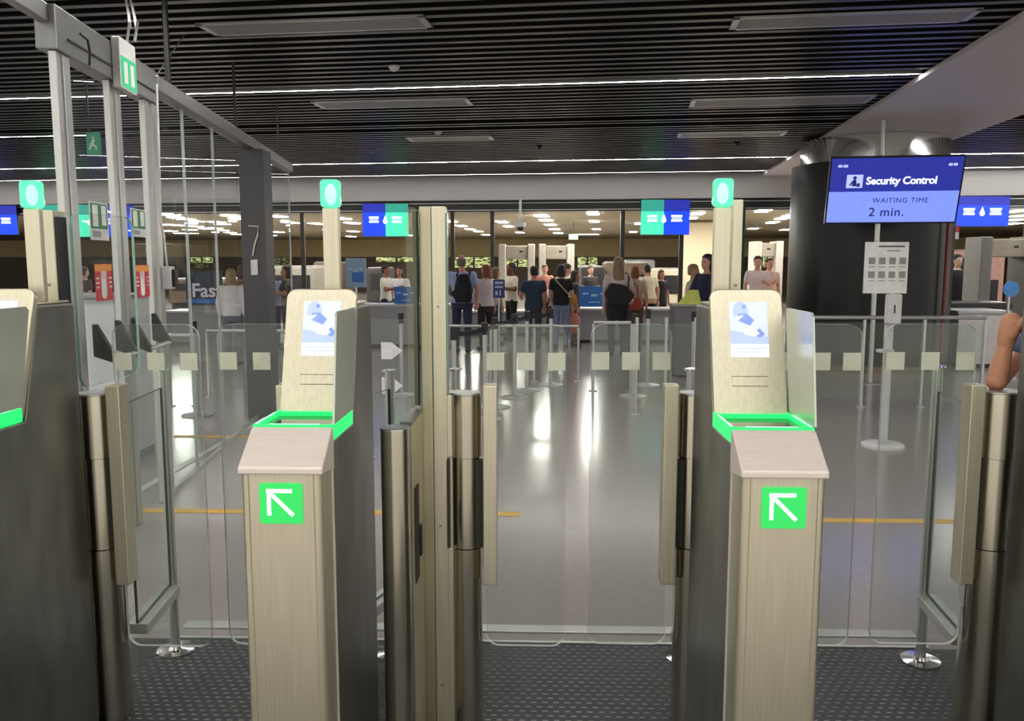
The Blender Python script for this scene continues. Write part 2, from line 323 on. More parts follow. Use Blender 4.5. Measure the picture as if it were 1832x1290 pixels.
# ------------------------------------------------------------------ kiosks
SCR = mat('kiosk_screen', (190, 200, 250), .2, emit=(.56, .61, .95), es=.68)
SCRW = mat('kiosk_screen_white', (240, 240, 255), .2, emit=(.86, .86, 1.0), es=.95)
SCRB = mat('kiosk_screen_blue', (110, 130, 210), .2, emit=(.16, .23, .62), es=.9)
SCRM = mat('kiosk_screen_mid', (150, 165, 230), .2, emit=(.36, .44, .86), es=.9)
READER = mat('reader_glass', (58, 60, 48), .12)
SHIELD = mat('satin_shield', (196, 202, 190), .2, .35, .03)
def kiosk(xc, label, arrow=True, lo=-.022):
    y0 = 2.0; r = root('passport_kiosk', (xc, y0 + .3, ZM), label, 'kiosk', 'passport gate kiosks')
    hw = .1025
    def YZ(poly, xa, xb): return MB().plate([(p[0], p[1]) for p in poly], (xa, y0, 0), Y1, Z1, xb - xa)
    # front cover with rounded upright edges
    cover = rr(2 * hw, .098, .020, 5, 0, .049, (1, 1, 0, 0))
    fc = build(MB().plate(cover, (xc, y0, ZM), X1, Y1, 1.088 - ZM), 'front_cover', STEEL, r, smooth=True)
    build(MB().box(xc - hw + .02, xc - hw + .0225, y0 - .0012, y0 + .001, ZM, 1.085).box(xc + hw - .0225, xc + hw - .02, y0 - .0012, y0 + .001, ZM, 1.085), 'cover_seam', SEAM, fc)
    build(YZ([(-.006, 1.075), (-.006, 1.092), (.1, 1.168), (.118, 1.171), (.118, 1.06), (0, 1.075)], xc - hw - .003, xc + hw + .003), 'sloped_cap', CAP, r, bevel=.004)
    body = build(YZ([(.105, ZM), (.65, ZM), (.65, 1.462), (.452, 1.465), (.362, 1.134), (.105, 1.134)], xc - hw, xc + hw), 'body', DARKST, r, bevel=.006)
    build(YZ([(.0985, ZM), (.1045, ZM), (.1045, 1.134), (.0985, 1.134)], xc - hw - .0035, xc + hw + .0035), 'edge_trim', TRIM, r)
    build(MB().box(xc - hw + .012, xc + hw - .012, y0 + .46, y0 + .645, 1.4655, 1.472), 'top_plate', STEEL, r, bevel=.002)
    # green glowing tray
    a, b, ya, yb, z0, z1 = xc - hw - .004, xc + hw + .004, y0 + .118, y0 + .338, 1.136, 1.176
    tr = build(MB().box(a, a + .011, ya, yb, z0, z1).box(b - .011, b, ya, yb, z0, z1).box(a + .011, b - .011, ya, ya + .010, z0, z1).box(a + .011, b - .011, yb - .03, yb - .02, z0, z1), 'light_frame', GREEN, r, bevel=.002)
    build(MB().box(a + .003, a + .008, ya + .01, yb - .05, z1, z1 + .0012).box(b - .008, b - .003, ya + .01, yb - .05, z1, z1 + .0012).box(a + .04, b - .04, ya + .003, ya + .008, z1, z1 + .0012), 'light_tube', GREENHOT, tr)
    build(MB().box(a + .012, b - .012, ya + .011, yb - .031, z0, z1 - .012), 'reader_glass', READER, r)
    # leaning head
    o = V((xc, y0 + .33, 1.15)); ey = V((0, .115, .365)).normalized(); L = .384
    ez = X1.cross(ey)
    hd = build(MB().plate(rr(2 * hw, L, .028, 6, 0, L / 2, (0, 0, 1, 1)), o - ez * .022, X1, ey, .022), 'head_panel', STEEL, r, bevel=.003)
    sc = build(MB().plate(rr(.108, .162, .002, 2, .004, .265), o, X1, ey, .0012), 'screen', SCR, hd)
    e = .0013
    def pic(pts, m, n): build(MB().plate(pts, o + ez * e, X1, ey, .0006), n, m, sc)
    cx = .004; T = .346
    pic([(cx - .054, .184), (cx + .054, .184), (cx + .054, .222), (cx - .054, .222)], SCRW, 'screen_caption')
    pic([(cx - .054, .222), (cx + .054, .222), (cx + .054, .244), (cx - .054, .262)], SCRM, 'screen_picture')
    pic([(cx - .022 + .022 * math.cos(t), T - .03 + .03 * math.sin(t)) for t in [k * math.pi / 8 for k in range(16)]], SCRM, 'screen_picture')
    pic([(cx - .012 + .006 * math.cos(t), T - .015 + .006 * math.sin(t)) for t in [k * math.pi / 5 for k in range(10)]], SCRB, 'screen_picture')
    pic([(cx - .025, .288), (cx + .004, .276), (cx + .016, .292), (cx - .006, .312), (cx - .03, .31)], SCRB, 'screen_picture')
    e = .002
    pic([(cx - .016, .268), (cx + .02, .262), (cx + .03, .252), (cx + .014, .244), (cx - .012, .25)], SCRW, 'screen_picture')
    pic([(cx + .012, .252), (cx + .03, .268), (cx + .045, .25), (cx + .03, .24)], SCRB, 'screen_picture')
    pic([(cx - .04, .300), (cx - .014, .306), (cx - .02, .298), (cx - .036, .29)], SCRW, 'screen_picture')
    for k, (va, wd_) in enumerate(((.207, .045), (.197, .038))): pic([(cx - wd_, va), (cx + wd_, va), (cx + wd_, va + .003), (cx - wd_, va + .003)], SCRM, 'caption_line')
    for va, vb in ((.128, .1295), (.100, .1015)):
        build(MB().plate([(-.05, va), (.052, va), (.052, vb), (-.05, vb)], o, X1, ey, .0012), 'slot', SLOT, hd)
    build(MB().plate(rr(.104, .03, .01, 4, .001, .115), o, X1, ey, .0008), 'boarding_pass_slot', STEEL, hd)
    # side shield on the right
    sh = [(.112, 1.179), (.336, 1.179), (.398, 1.455), (.385, 1.466), (.178, 1.466), (.165, 1.455)]
    build(YZ(sh, xc + hw + .001, xc + hw + .007), 'side_shield', SHIELD, r, bevel=.001)
    # lit arrow
    if arrow:
        sq = build(MB().plate(rr(.108, .103, .008, 4), (xc, y0, 1.002), X1, Z1, .004), 'arrow_sign', SIGNG, r, bevel=.001)
        def bar(p, q, w):
            p = V((p[0], p[1])); q = V((q[0], q[1])); d = (q - p).normalized() * 1; n = V((-d.y, d.x)) * w / 2
            return [p - n, q - n, q + n, p + n]
        mb = MB()
        for p, q in (((-.036, .032), (.028, .032)), ((-.030, .036), (-.030, -.030)), ((-.030, .030), (.030, -.030))):
            mb.plate([tuple(t) for t in bar(p, q, .0095)], (xc, y0 - .004, 1.002), X1, Z1, .0012)
        build(mb, 'arrow', ARROW, sq)
    # lamp post behind the head
    lx = xc + lo; ly = y0 + .555
    lp = build(MB().box(lx - .025, lx + .025, ly - .012, ly + .012, 1.4725, 1.756), 'lamp_post', STEEL, r, bevel=.004)
    lm = build(MB().box(lx - .029, lx + .029, ly - .024, ly + .024, 1.757, 1.84), 'signal_lamp', LAMPG, lp, bevel=.011, segs=3, smooth=True)
    build(MB().ell((lx, ly, 1.796), .018, .012, .032), 'lamp_core', LAMPW, lm, smooth=True)
    return r
kiosk(-.633, 'brushed steel passport kiosk with lit arrow and green tray, left of the middle lane', lo=.006)
kiosk(.598, 'brushed steel passport kiosk with lit arrow and green tray, right of the middle lane', lo=-.05)
kiosk(-1.592, 'passport kiosk cut off by the left picture edge, dark side panel facing us', lo=.046)
kiosk(1.605, 'passport kiosk at the right picture edge, only its dark side seen', arrow=True)

# ------------------------------------------------------------------ swing gates
GATE_D = 2.74
def gate(px, px0, px1, side, label, r0=.053, ytop=705):
    """hinge column at pixel column px; the glass leaf spans px0..px1 in the gate plane; side=+1 leaf to the right"""
    D = GATE_D
    zz = lambda py: W(px, py, D).z
    ztop, zu, zl = zz(ytop), zz(815), zz(975)
    x = W(px, 700, D).x; xa = W(px0, 465, D).x; xb = W(px1, 465, D).x
    r = root('swing_gate', (x, D, ZM), label, 'gate', 'glass swing gates')
    build(MB().cyl(x, D, ZM, zl - .001, r0), 'lower_column', STEELV, r, smooth=True)
    build(MB().cyl(x, D, zl + .001, zu - .001, r0 - .004), 'hinge_sleeve', STEELV, r, smooth=True)
    up = build(MB().cyl(x, D, zu + .001, ztop, r0), 'upper_column', STEELV, r, smooth=True)
    build(MB().cyl(x, D, ztop + .0005, ztop + .006, r0 - .004), 'top_cap', ALU, up, smooth=True)
    # straight backing profile away from the lane
    s = -side
    xs = sorted((x + s * .02, x + s * .062))
    bk = build(MB().box(xs[0], xs[1], D - .03, D + .09, ZM, zl).box(xs[0], xs[1], D - .022, D + .09, zl, zu).box(xs[0], xs[1], D - .03, D + .09, zu, ztop), 'backing_profile', STEEL, r, bevel=.002)
    build(MB().box(min(x + s * .052, x + s * .06), max(x + s * .052, x + s * .06), D - .0475, D - .02, zl + .005, zu - .005), 'slot', SLOT, bk)
    # clamp plate facing us
    ca = x + side * (r0 + .008); cb = ca + side * .046; c0, c1 = min(ca, cb), max(ca, cb)
    cl = build(MB().box(c0, c1, D - .075, D - .012, W(px, 1047, D - .075).z, W(px, 690, D - .075).z), 'clamp_plate', STEEL, r, bevel=.003)
    build(MB().box(min(x + side * (r0 - .02), ca), max(x + side * (r0 - .02), ca), D - .04, D - .02, zl + .005, zu - .005), 'clamp_arm', SLOT, cl)
    w = xb - xa; z0, z1 = zz(1153), zz(580)
    lf = build(MB().plate(rr(w, z1 - z0, .045, 6, (xa + xb) / 2, (z0 + z1) / 2), (0, D + .006, 0), X1, Z1, .012), 'glass_leaf', GLEAF, r, edge=(1, GEDGEL))
    sq = .058; ys = zz(646) + .005
    n = 3
    for k in range(n):
        t = (k + .5) / n; cx = xa + .006 + (w - .012) * (.105 + .79 * (k / 2))
        build(MB().box(cx - sq / 2, cx + sq / 2, D - .0075, D - .0062, ys - sq / 2 - .005, ys + sq / 2 - .005), 'marker_square', mat('frosted_film', (205, 207, 188), .8), lf)
    return r
gate(171, 193, 350, 1, 'glass swing gate at the left side of the left lane, beside the left-edge kiosk', .063)
gate(562, 383, 543, -1, 'glass swing gate at the right side of the left lane, column hidden behind the kiosk')
gate(833, 868, 1015, 1, 'glass swing gate on the left side of the middle lane, beside the tall steel post')
gate(1242, 1058, 1205, -1, 'glass swing gate on the right side of the middle lane, beside the right arrow kiosk')
gate(1372, 1403, 1550, 1, 'glass swing gate at the left side of the right lane, column hidden behind the kiosk')
gate(1786, 1590, 1757, -1, 'glass swing gate at the right side of the right lane, where the bare arm leans', .069, 701)

# barriers from the hinge columns back to slim end posts
RZ = W(300, 1042, AZ(297, 1166, 0).y).z; EP = AZ(297, 1166, 0).y
def barrier(px, xg, label, ytop=662):
    e = W(px, ytop, EP); x = e.x
    r = root('lane_barrier', (x, 3.1, 0), label, 'barrier', 'glass lane barriers')
    build(MB().cyl(x, EP, .012, e.z, .019, 20), 'end_post', ALU, r, smooth=True)
    build(MB().lathe(x, EP, [(.075, ZM), (.075, .014), (.03, .018), (.024, .03)]), 'floor_flange', CHROME, r, smooth=True)
    build(MB().cyl(x, EP, e.z, e.z + .006, .03, 20), 'post_cap', CHROME, r, smooth=True)
    def seg(a, b, z0, z1, t, y0=2.845, y1=EP - .02):
        m = MB(); n = V((1, 0, 0)) * t / 2
        m.add([V((a, y0, z0)) - n, V((a, y0, z0)) + n, V((b, y1, z0)) + n, V((b, y1, z0)) - n, V((a, y0, z1)) - n, V((a, y0, z1)) + n, V((b, y1, z1)) + n, V((b, y1, z1)) - n],
              [(0, 3, 2, 1), (4, 5, 6, 7), (0, 1, 5, 4), (1, 2, 6, 5), (2, 3, 7, 6), (3, 0, 4, 7)]); return m
    build(seg(xg, x, RZ - .04, RZ, .075), 'lower_rail', ALU, r, bevel=.004)
    build(seg(xg, x, RZ + .002, 1.10, .010), 'glass_panel', GPANE, r, edge=(0, GEDGED))
    build(seg(xg, x, .02, RZ - .042, .010), 'lower_glass', GPANE, r)
    return r
barrier(290, -1.44, 'slim post and glass barrier with low rail at the far left lane')
barrier(697, -.70, 'slim post and glass barrier behind the left arrow kiosk', 664)
barrier(814, -.262, 'slim post and glass barrier just right of the tall steel post', 662)
barrier(1237, .51, 'slim post and glass barrier behind the right arrow kiosk', 662)
barrier(1678, 1.49, 'slim post and glass barrier with low rail at the right lane', 657)

# tall steel post with glass pane and cladding at the left of the middle lane
r = root('tall_glass_post', (-.385, 2.85, ZM), 'tall steel post with a glass pane, standing left of the middle lane', 'post')
PD = 2.70
pw0 = W(750, 465, PD).x; pw1 = W(797, 465, PD).x; pm = W(772, 465, PD).x
zt = W(772, 369, PD).z
po = build(MB().box(pm, pw1, PD, PD + .06, ZM, zt), 'post', STEEL, r, bevel=.003)
build(MB().box(pw0, pm - .001, PD + .004, PD + .06, ZM, zt), 'post_cover', mat('brushed_steel_dull', (190, 184, 158), .4, 1, .07, (50, 50, 1.5)), r, bevel=.003)
for z in (.16, .72, 1.45): build(MB().tube([(pm + .02, PD + .0005, z), (pm + .02, PD - .002, z)], .004, 10), 'screw', DARKST, po)
build(MB().box(pw1 - .001, pw1 + .004, PD + .02, PD + .05, 1.1, zt - .02), 'glass_rim', GEDGE, r)
gx = pw0 - .008
build(MB().plate([(2.45, 1.13), (2.677, 1.13), (2.677, zt - .01), (2.50, zt - .01), (2.45, zt - .06)], (gx - .005, 0, 0), Y1, Z1, .01), 'glass_pane', GPANE, r)
build(MB().box(gx - .009, gx + .007, 2.6775, 2.695, 1.13, zt - .015), 'pane_edge', GEDGED, r)
ck = build(MB().box(gx - .022, gx + .012, 2.47, 2.695, ZM, 1.105), 'side_cladding', STEEL, r, bevel=.002)
build(MB().box(gx - .023, gx + .013, 2.46, 2.694, 1.106, 1.118), 'cladding_cap', DARKST, r)
build(MB().box(gx + .0125, gx + .016, 2.50, 2.57, .60, .90), 'slot', SLOT, ck)
build(MB().box(gx + .013, gx + .022, 2.575, 2.605, .66, .76), 'latch', BLACK, ck, bevel=.002)
# rounded end column in front of it
A = W(707, 768, 2.40)
r = root('rounded_end_column', (A.x, 2.40, ZM), 'rounded steel end column between the left kiosk and the tall post', 'column')
build(MB().cyl(A.x, 2.40, ZM, A.z, .043, 36), 'column', STEELV, r, smooth=True)
build(MB().cyl(A.x, 2.40, A.z + .0005, A.z + .006, .045, 36), 'top_cap', CHROME, r, smooth=True)
build(MB().box(A.x - .043, A.x + .04, 2.41, 2.455, ZM, A.z - .005), 'backing_profile', DARKST, r, bevel=.002)
# tall post at the left lane and at the right lane
def tallpost(pa, pb, d, ytop, label, glass_px, black=False):
    a = W(pa, 465, d).x; b = W(pb, 465, d).x; zt = W(pb, ytop, d).z
    r = root('tall_glass_post', ((a + b) / 2, d, ZM), label, 'post')
    po = build(MB().box(a, b, d, d + .07, ZM, zt), 'post', STEEL, r, bevel=.003)
    build(MB().tube([((a + b) / 2, d - .0005, 1.52), ((a + b) / 2, d - .003, 1.52)], .005, 10), 'screw', DARKST, po)
    g = W(glass_px, 465, d).x
    build(MB().box(b + .0005, b + .008, d + .005, d + .06, 1.13, zt - .02), 'pane_edge', BLACK if black else GEDGED, r)
    build(MB().plate(rr(.42, zt - 1.17, .05, 6, d + .28, (zt + 1.17) / 2), (b + .011, 0, 0), Y1, Z1, .01), 'glass_pane', GPANE, r, edge=(0, GEDGE))
    return r
tallpost(70, 100, 2.665, 376, 'tall steel post behind the left-edge kiosk, beside its lamp post', 110, True)
tallpost(1308, 1327, 2.68, 357, 'tall steel post with green-edged glass behind the right arrow kiosk', 1333)
# ------------------------------------------------------------------ glass wall with sliding portal on the left
def wx(d): return -1.84 - .12 * d
WD = V((-.12, 1, 0)).normalized(); WN = V((-1, -.12, 0)).normalized()    # along the wall, away from the lanes
def wl(d, off=0, z=0): return V((wx(d), d, z)) + WN * off
def wbox(d0, d1, o0, o1, z0, z1, mb=None):
    mb = mb or MB(); a = [wl(d0, o0), wl(d1, o0), wl(d1, o1), wl(d0, o1)]
    return mb.add([p + Z1 * z0 for p in a] + [p + Z1 * z1 for p in a], [(0, 3, 2, 1), (4, 5, 6, 7), (0, 1, 5, 4), (1, 2, 6, 5), (2, 3, 7, 6), (3, 0, 4, 7)])
def dpx(px): return 1.84 / ((963 - px) / F - .12)
r = root('sliding_door_portal', wl(4.8), 'aluminium sliding door portal with header beam, at the left beside the glass wall', 'door frame')
hb = build(wbox(3.3, dpx(106), -.0, .05, 2.72, 2.81, wbox(dpx(106) + .001, 5.52, -.03, .07, 2.60, 2.81)), 'header_beam', ALUD, r, bevel=.006)
build(wbox(4.2, 5.5, -.036, -.0305, 2.668, 2.678), 'header_groove', SLOT, hb)
for p0, p1, nm in ((109, 117, 0), (122, 134, 1), (202, 209, 2), (213, 222, 3), (264, 272, 4), (277, 285, 5)):
    build(wbox(dpx(p0), dpx(p1), -.014, .022, .005, 2.599), 'upright', ALU, r, bevel=.004)
build(wbox(dpx(118), dpx(121.5), -.008, .012, .005, 2.598), 'rubber_seal', GREY, r)
pn = [build(wbox(dpx(144), dpx(197), .0, .010, .05, 2.56), 'glass_door_leaf', GPANE, r), build(wbox(dpx(227), dpx(260), .0, .010, .05, 2.56), 'glass_door_leaf', GPANE, r)]
GST = mat('exit_green', (38, 130, 84), .5); RED = mat('warning_red', (206, 52, 62), .5); ORG_ = mat('warning_orange', (236, 150, 60), .5)
def wplate(d0, d1, z0, z1, off, m, name, par):
    return build(wbox(d0, d1, off - .0012, off, z0, z1), name, m, par)
for lf, (a, b), (ga, gb), (ra, rb) in ((pn[0], (157, 191), (362, 430), (472, 538)), (pn[1], (232, 259), (374, 424), (474, 532))):
    d0, d1 = dpx(a), dpx(b); dm = (d0 + d1) / 2; zz = lambda py: W((a + b) / 2, py, dm).z
    st = wplate(d0, d1, zz(gb), zz(ga), -.001, WHITE, 'exit_sticker', lf)
    w = d1 - d0; h = zz(ga) - zz(gb)
    wplate(d0 + .06 * w, d1 - .06 * w, zz(gb) + .30 * h, zz(ga) - .04 * h, -.0024, GST, 'sticker_field', st)
    wplate(d0 + .14 * w, d0 + .42 * w, zz(gb) + .36 * h, zz(ga) - .08 * h, -.0038, PAPER, 'sticker_door_shape', st)
    wplate(d0 + .62 * w, d0 + .86 * w, zz(gb) + .40 * h, zz(ga) - .08 * h, -.0038, PAPER, 'sticker_door_shape', st)
    wplate(d0 + .12 * w, d0 + .55 * w, zz(gb) + .08 * h, zz(gb) + .24 * h, -.0024, GREY, 'sticker_caption', st)
    st = wplate(d0 + .1 * w, d1 + .04 * w, zz(rb), zz(ra), -.001, RED, 'warning_sticker', lf)
    h = zz(ra) - zz(rb); d0 += .1 * w
    wplate(d0, d0 + .94 * w, zz(ra) - .2 * h, zz(ra) - .02 * h, -.0024, ORG_, 'sticker_band', st)
    c = wl(d0 + .47 * w, -.0024, zz(rb) + .47 * h)
    hand = MB().plate(rr(.075, .11, .03, 5, 0, -.03), c, WD, Z1, -.0012)
    for k in range(4): hand.plate(rr(.015, .09, .007, 4, -.03 + .02 * k, .05 + (.01 if k in (1, 2) else 0)), c, WD, Z1, -.0012)
    build(hand, 'hand_symbol', PAPER, st)
    for k in range(3):
        wplate(d0 + .05 * w, d0 + .22 * w, zz(rb) + (.35 + .12 * k) * h, zz(rb) + (.39 + .12 * k) * h, -.0024, PAPER, 'sticker_line', st)
        wplate(d0 + .74 * w, d0 + .9 * w, zz(rb) + (.35 + .12 * k) * h, zz(rb) + (.39 + .12 * k) * h, -.0024, PAPER, 'sticker_line', st)
# panic bars
for lf, (a, b) in ((pn[0], (152, 194)), (pn[1], (222, 262))):
    d0, d1 = dpx(a), dpx(b); z = 1.07
    pb = build(MB().tube([wl(d0, -.10, z), wl(d1, -.10, z)], .016), 'panic_bar', ALU, lf, smooth=True)
    for dd in (d0, d1): build(MB().plate([(0, .02), (.11, -.02), (.11, .02), (.02, .19), (0, .19)], wl(dd, -.002, z) - WD * .02, -WN, Z1, -.04), 'bar_bracket', BLACK, pb, bevel=.004)
# small emergency sign box at the portal
sx = wl(dpx(219), -.075, 2.70); sa = sx + Z1 * .145
r = root('exit_sign', sx - Z1 * .14, 'white exit sign box with green door pictogram, on the portal header', 'sign')
ex = WD; 
bx = build(MB().plate(rr(.26, .28, .02, 4), sx, ex, Z1, -.044), 'housing', WHITE, r, bevel=.004)
build(MB().plate(rr(.235, .17, .004, 3, 0, -.045), sx, ex, Z1, .002), 'green_panel', mat('exit_green_lit', (40, 170, 110), .4, emit=(.03, .42, .2), es=.6), bx)
for k in (-.05, .05): build(MB().plate(rr(.055, .12, .002, 2, k, -.045), sx, ex, Z1, .0035), 'door_shape', PAPER, bx)
# conduits feeding it
for k, dx in enumerate((0, .045)):
    p = sa + V((dx - .01, .02, 0)); q = AZ(226 + 8 * k, 2, 3.38)
    o = build(MB().tube([p, p + V((.02, 0, .1)), p.lerp(q, .35) + V((.02, 0, -.01)), p.lerp(q, .7) + V((.015, 0, -.02)), V((q.x, q.y, 3.385))], .009), 'cable_conduit', WHITE, loc=p, smooth=True)
    tag(o, 'white cable conduit rising from the exit sign to the slats, ' + ('left one' if k == 0 else 'right one'), 'conduit')
# black loop of cable on the header
o = build(MB().tube([W(143, 60, 4.2), W(157, 72, 4.24), W(161, 95, 4.26), W(160, 117, 4.26)], .006), 'loose_cable', BLACK, loc=W(160, 117, 4.26), smooth=True)
tag(o, 'thin black cable hanging in a loop on the portal header', 'cable')
# far beam with rods, glass and dark column
r = root('glass_wall_beam', wl(8), 'long grey beam over the glass wall, hung on dark rods from the slats', 'beam')
build(wbox(5.54, 10.6, -.04, .07, 2.69, 2.79), 'beam', ALUD, r, bevel=.006)
for px in (318, 433, 507): 
    d = dpx(px); build(MB().tube([wl(d, .02, 2.79), wl(d, .02, HCL)], .013 if px > 400 else .02), 'hanger_rod', BLACK, r)
q = AZ(330, 62, HCL); build(MB().tube([wl(5.6, 0, 2.79), V((q.x, q.y, HCL))], .004), 'brace_wire', ALU, r)
r = root('glass_wall', wl(8), 'tall clear glass wall with thin joints left of the left lane', 'glass wall')
dd = [5.56, dpx(337), dpx(389), dpx(432)]
for k in range(3): build(wbox(dd[k] + .006, dd[k + 1] - .006, .008, .020, .03, 2.688), 'glass_panel', GPANE, r)
build(wbox(dpx(478), 10.55, .008, .020, .03, 2.688), 'glass_panel', GPANE, r)
for d in (dd[1], dd[2], 10.57): build(wbox(d - .005, d + .005, .004, .024, .03, 2.688), 'glass_joint', mat('silicone_joint', (170, 176, 176), .5), r)
build(wbox(5.56, 10.6, -.002, .03, .0, .029), 'floor_channel', ALU, r)
a = AZ(245, 881, 0); b = AZ(499, 734, 0)
struct(MB().add([a + V((-.03, 0, .001)), a + V((.03, 0, .001)), b + V((.03, 0, .001)), b + V((-.03, 0, .001)), a + V((-.03, 0, .006)), a + V((.03, 0, .006)), b + V((.03, 0, .006)), b + V((-.03, 0, .006))],
       [(0, 3, 2, 1), (4, 5, 6, 7), (0, 1, 5, 4), (1, 2, 6, 5), (2, 3, 7, 6), (3, 0, 4, 7)]), 'trim_floor_track', mat('floor_track', (205, 205, 200), .4))
c0 = W(433, 465, 8.35); c1 = W(476, 465, 8.35)
r = root('dark_wall_column', ((c0.x + c1.x) / 2, 8.5, 0), 'square dark grey column in the glass wall at the left', 'column')
cl = build(MB().box(c0.x, c1.x, 8.35, 8.62, 0, 2.685), 'shaft', mat('dark_grey_cladding', (74, 74, 78), .5, 0, .05), r, bevel=.006)
sb = W(455, 477, 8.33); build(MB().box(sb.x - .035, sb.x + .035, 8.325, 8.349, sb.z - .085, sb.z + .07), 'switch_box', WHITE, r, bevel=.004)
build(MB().tube([W(444, 404, 8.335), W(462, 405, 8.335), W(461, 420, 8.335), W(455, 440, 8.335), W(452, 458, 8.335)], .008), 'white_cable', WHITE, r)
# switch box and pipe on the last portal upright
sb = W(300, 497, 5.5)
r = root('door_switch_box', sb - Z1 * .08, 'white switch box with a thin pipe on the last portal upright', 'switch')
build(MB().box(sb.x - .035, sb.x + .03, 5.48, 5.55, sb.z - .075, sb.z + .075), 'box', WHITE, r, bevel=.005)
build(MB().box(sb.x + .0305, sb.x + .055, 5.49, 5.54, sb.z - .06, sb.z + .055), 'reader', BLACK, r, bevel=.004)
build(MB().tube([W(299, 478, 5.5), W(292, 415, 5.47), W(288, 400, 5.45), W(284, 260, 5.45), W(280, 150, 5.45)], .008), 'pipe', WHITE, r, smooth=True)
# white desk behind the portal
a = W(140, 535, 6.2); b = W(212, 690, 6.2)
r = root('white_counter', ((a.x + b.x) / 2 - .4, 6.5, 0), 'white counter block behind the sliding door portal', 'counter')
build(MB().box(a.x - .9, b.x, 6.2, 6.8, .08, a.z), 'body', mat('white_laminate', (212, 212, 216), .5, 0, .02), r, bevel=.01)
build(MB().box(a.x - .88, b.x - .02, 6.22, 6.78, 0, .079), 'plinth', GREY, r)
build(MB().box(a.x - .92, b.x + .02, 6.18, 6.82, a.z + .0005, a.z + .025), 'worktop', GREY, r, bevel=.005)
# small hanging exit sign further in
p = W(166, 256, 8.2); r = root('hanging_exit_sign', p, 'small dim green running-man exit sign hanging beyond the portal', 'sign')
build(MB().box(p.x - .06, p.x + .07, 8.19, 8.23, p.z - .11, p.z + .10), 'panel', mat('dim_green', (36, 120, 90), .4, emit=(.02, .2, .11), es=.4), r, bevel=.004)
mn = MB().plate(rr(.022, .022, .01, 4, .012, .05), (p.x, 8.19, p.z), X1, Z1, .002).plate([(-.02, -.01), (.0, -.03), (.03, .03), (.005, .035)], (p.x, 8.19, p.z), X1, Z1, .002).plate([(-.04, -.06), (-.025, -.065), (0, -.02), (-.015, -.01)], (p.x, 8.19, p.z), X1, Z1, .002).plate([(.0, -.03), (.03, -.04), (.03, -.07), (.04, -.07), (.042, -.03), (.01, -.01)], (p.x, 8.19, p.z), X1, Z1, .002)
build(mn, 'running_figure', PAPER, r)
build(MB().box(p.x - .045, p.x - .03, 8.2, 8.22, p.z + .1, HCL), 'hanger', BLACK, r)

# ------------------------------------------------------------------ round black column, hanging screen, sanitiser stand
cc = W(1553, 465, 13.0)
r = root('round_black_column', (cc.x, 13.0, 0), 'big round black column under the white beam, behind the hanging screen', 'column')
CR = 136 / F * 13.0 / 1.02
build(MB().cyl(cc.x, 13.0, .10, 2.99, CR, 64), 'shaft', mat('gloss_black_cladding', (15, 16, 17), .32, spec=.35), r, smooth=True)
build(MB().cyl(cc.x, 13.0, 0, .099, CR - .03, 64), 'base_ring', mat('bronze_skirting', (120, 100, 84), .3, .8), r, smooth=True)
build(MB().cyl(cc.x, 13.0, 2.991, HCL - .052, CR - .12, 64), 'mirror_band', CHROME, r, smooth=True)
SB1 = mat('screen_navy', (30, 40, 140), .25, emit=(.020, .030, .28), es=1.0)
SB2 = mat('screen_periwinkle', (120, 140, 250), .25, emit=(.19, .27, .93), es=1.0)
SWH = mat('screen_white', (235, 238, 255), .25, emit=(.82, .84, 1.0), es=1.0)
SLB = mat('screen_pale_blue', (170, 180, 250), .25, emit=(.42, .48, .95), es=1.0)
STX = mat('screen_dark_text', (24, 28, 90), .4, emit=(.012, .014, .10), es=1.0)
KS = 10.75 / 7.5; sc = W(1600, 340, 10.75) + V((-.009, 0, -.003)); yaw, ti, sw, sh = -.135, .288, 1.094 * KS, .588 * KS
ex = V((math.cos(yaw), math.sin(yaw), 0)); nn = V((math.sin(yaw), -math.cos(yaw), 0)); ey = Z1 * math.cos(ti) + nn * math.sin(ti); ez = ex.cross(ey)
r = root('information_screen', sc, 'hanging blue screen reading Security Control, waiting time 2 min', 'screen')
fr = build(MB().plate(rr(sw, sh, .006, 3), sc - ez * .05, ex, ey, .05), 'housing', mat('screen_bezel', (20, 22, 40), .3), r, bevel=.003)
iw, ih = sw - .04, sh - .04
pa = build(MB().plate([(-iw / 2, -.012), (iw / 2, -.012), (iw / 2, ih / 2), (-iw / 2, ih / 2)], sc, ex, ey, .002), 'upper_field', SB1, fr)
pb = build(MB().plate([(-iw / 2, -ih / 2), (iw / 2, -ih / 2), (iw / 2, -.0125), (-iw / 2, -.0125)], sc, ex, ey, .002), 'lower_field', SB2, fr)
def on(x, y): return sc + ex * x * KS + ey * y * KS + ez * .002
def sp_(poly): return [(x * KS, y * KS) for x, y in poly]
build(MB().plate(sp_(rr(.135, .115, .004, 3)), on(-.33, .082), ex, ey, .001), 'pictogram_field', SLB, pa)
fg = MB()
for q in (rr(.03, .03, .014, 5, 0, .032), [(-.022, -.04), (.02, -.04), (.012, .016), (-.012, .016)], [(-.045, -.03), (-.032, -.034), (-.006, .005), (-.014, .012)], [(.02, -.045), (.045, -.045), (.045, -.015), (.02, -.015)]): fg.plate(sp_(q), on(-.33, .08), ex, ey, .002)
build(fg, 'officer_pictogram', STX, pa)
text('Security Control', .090 * KS, on(-.235, .055), ex, ey, SWH, 'title_lettering', pa, bold=.004, spacing=.95)
for cx_, w_ in ((-.44, .085), (.45, .075)):
    build(MB().plate(sp_(rr(w_ * .42, .022, .004, 3, -w_ * .25)), on(cx_, .215), ex, ey, .001).plate(sp_(rr(w_ * .45, .022, .004, 3, w_ * .27)), on(cx_, .215), ex, ey, .001), 'small_status_mark', SLB, pa)
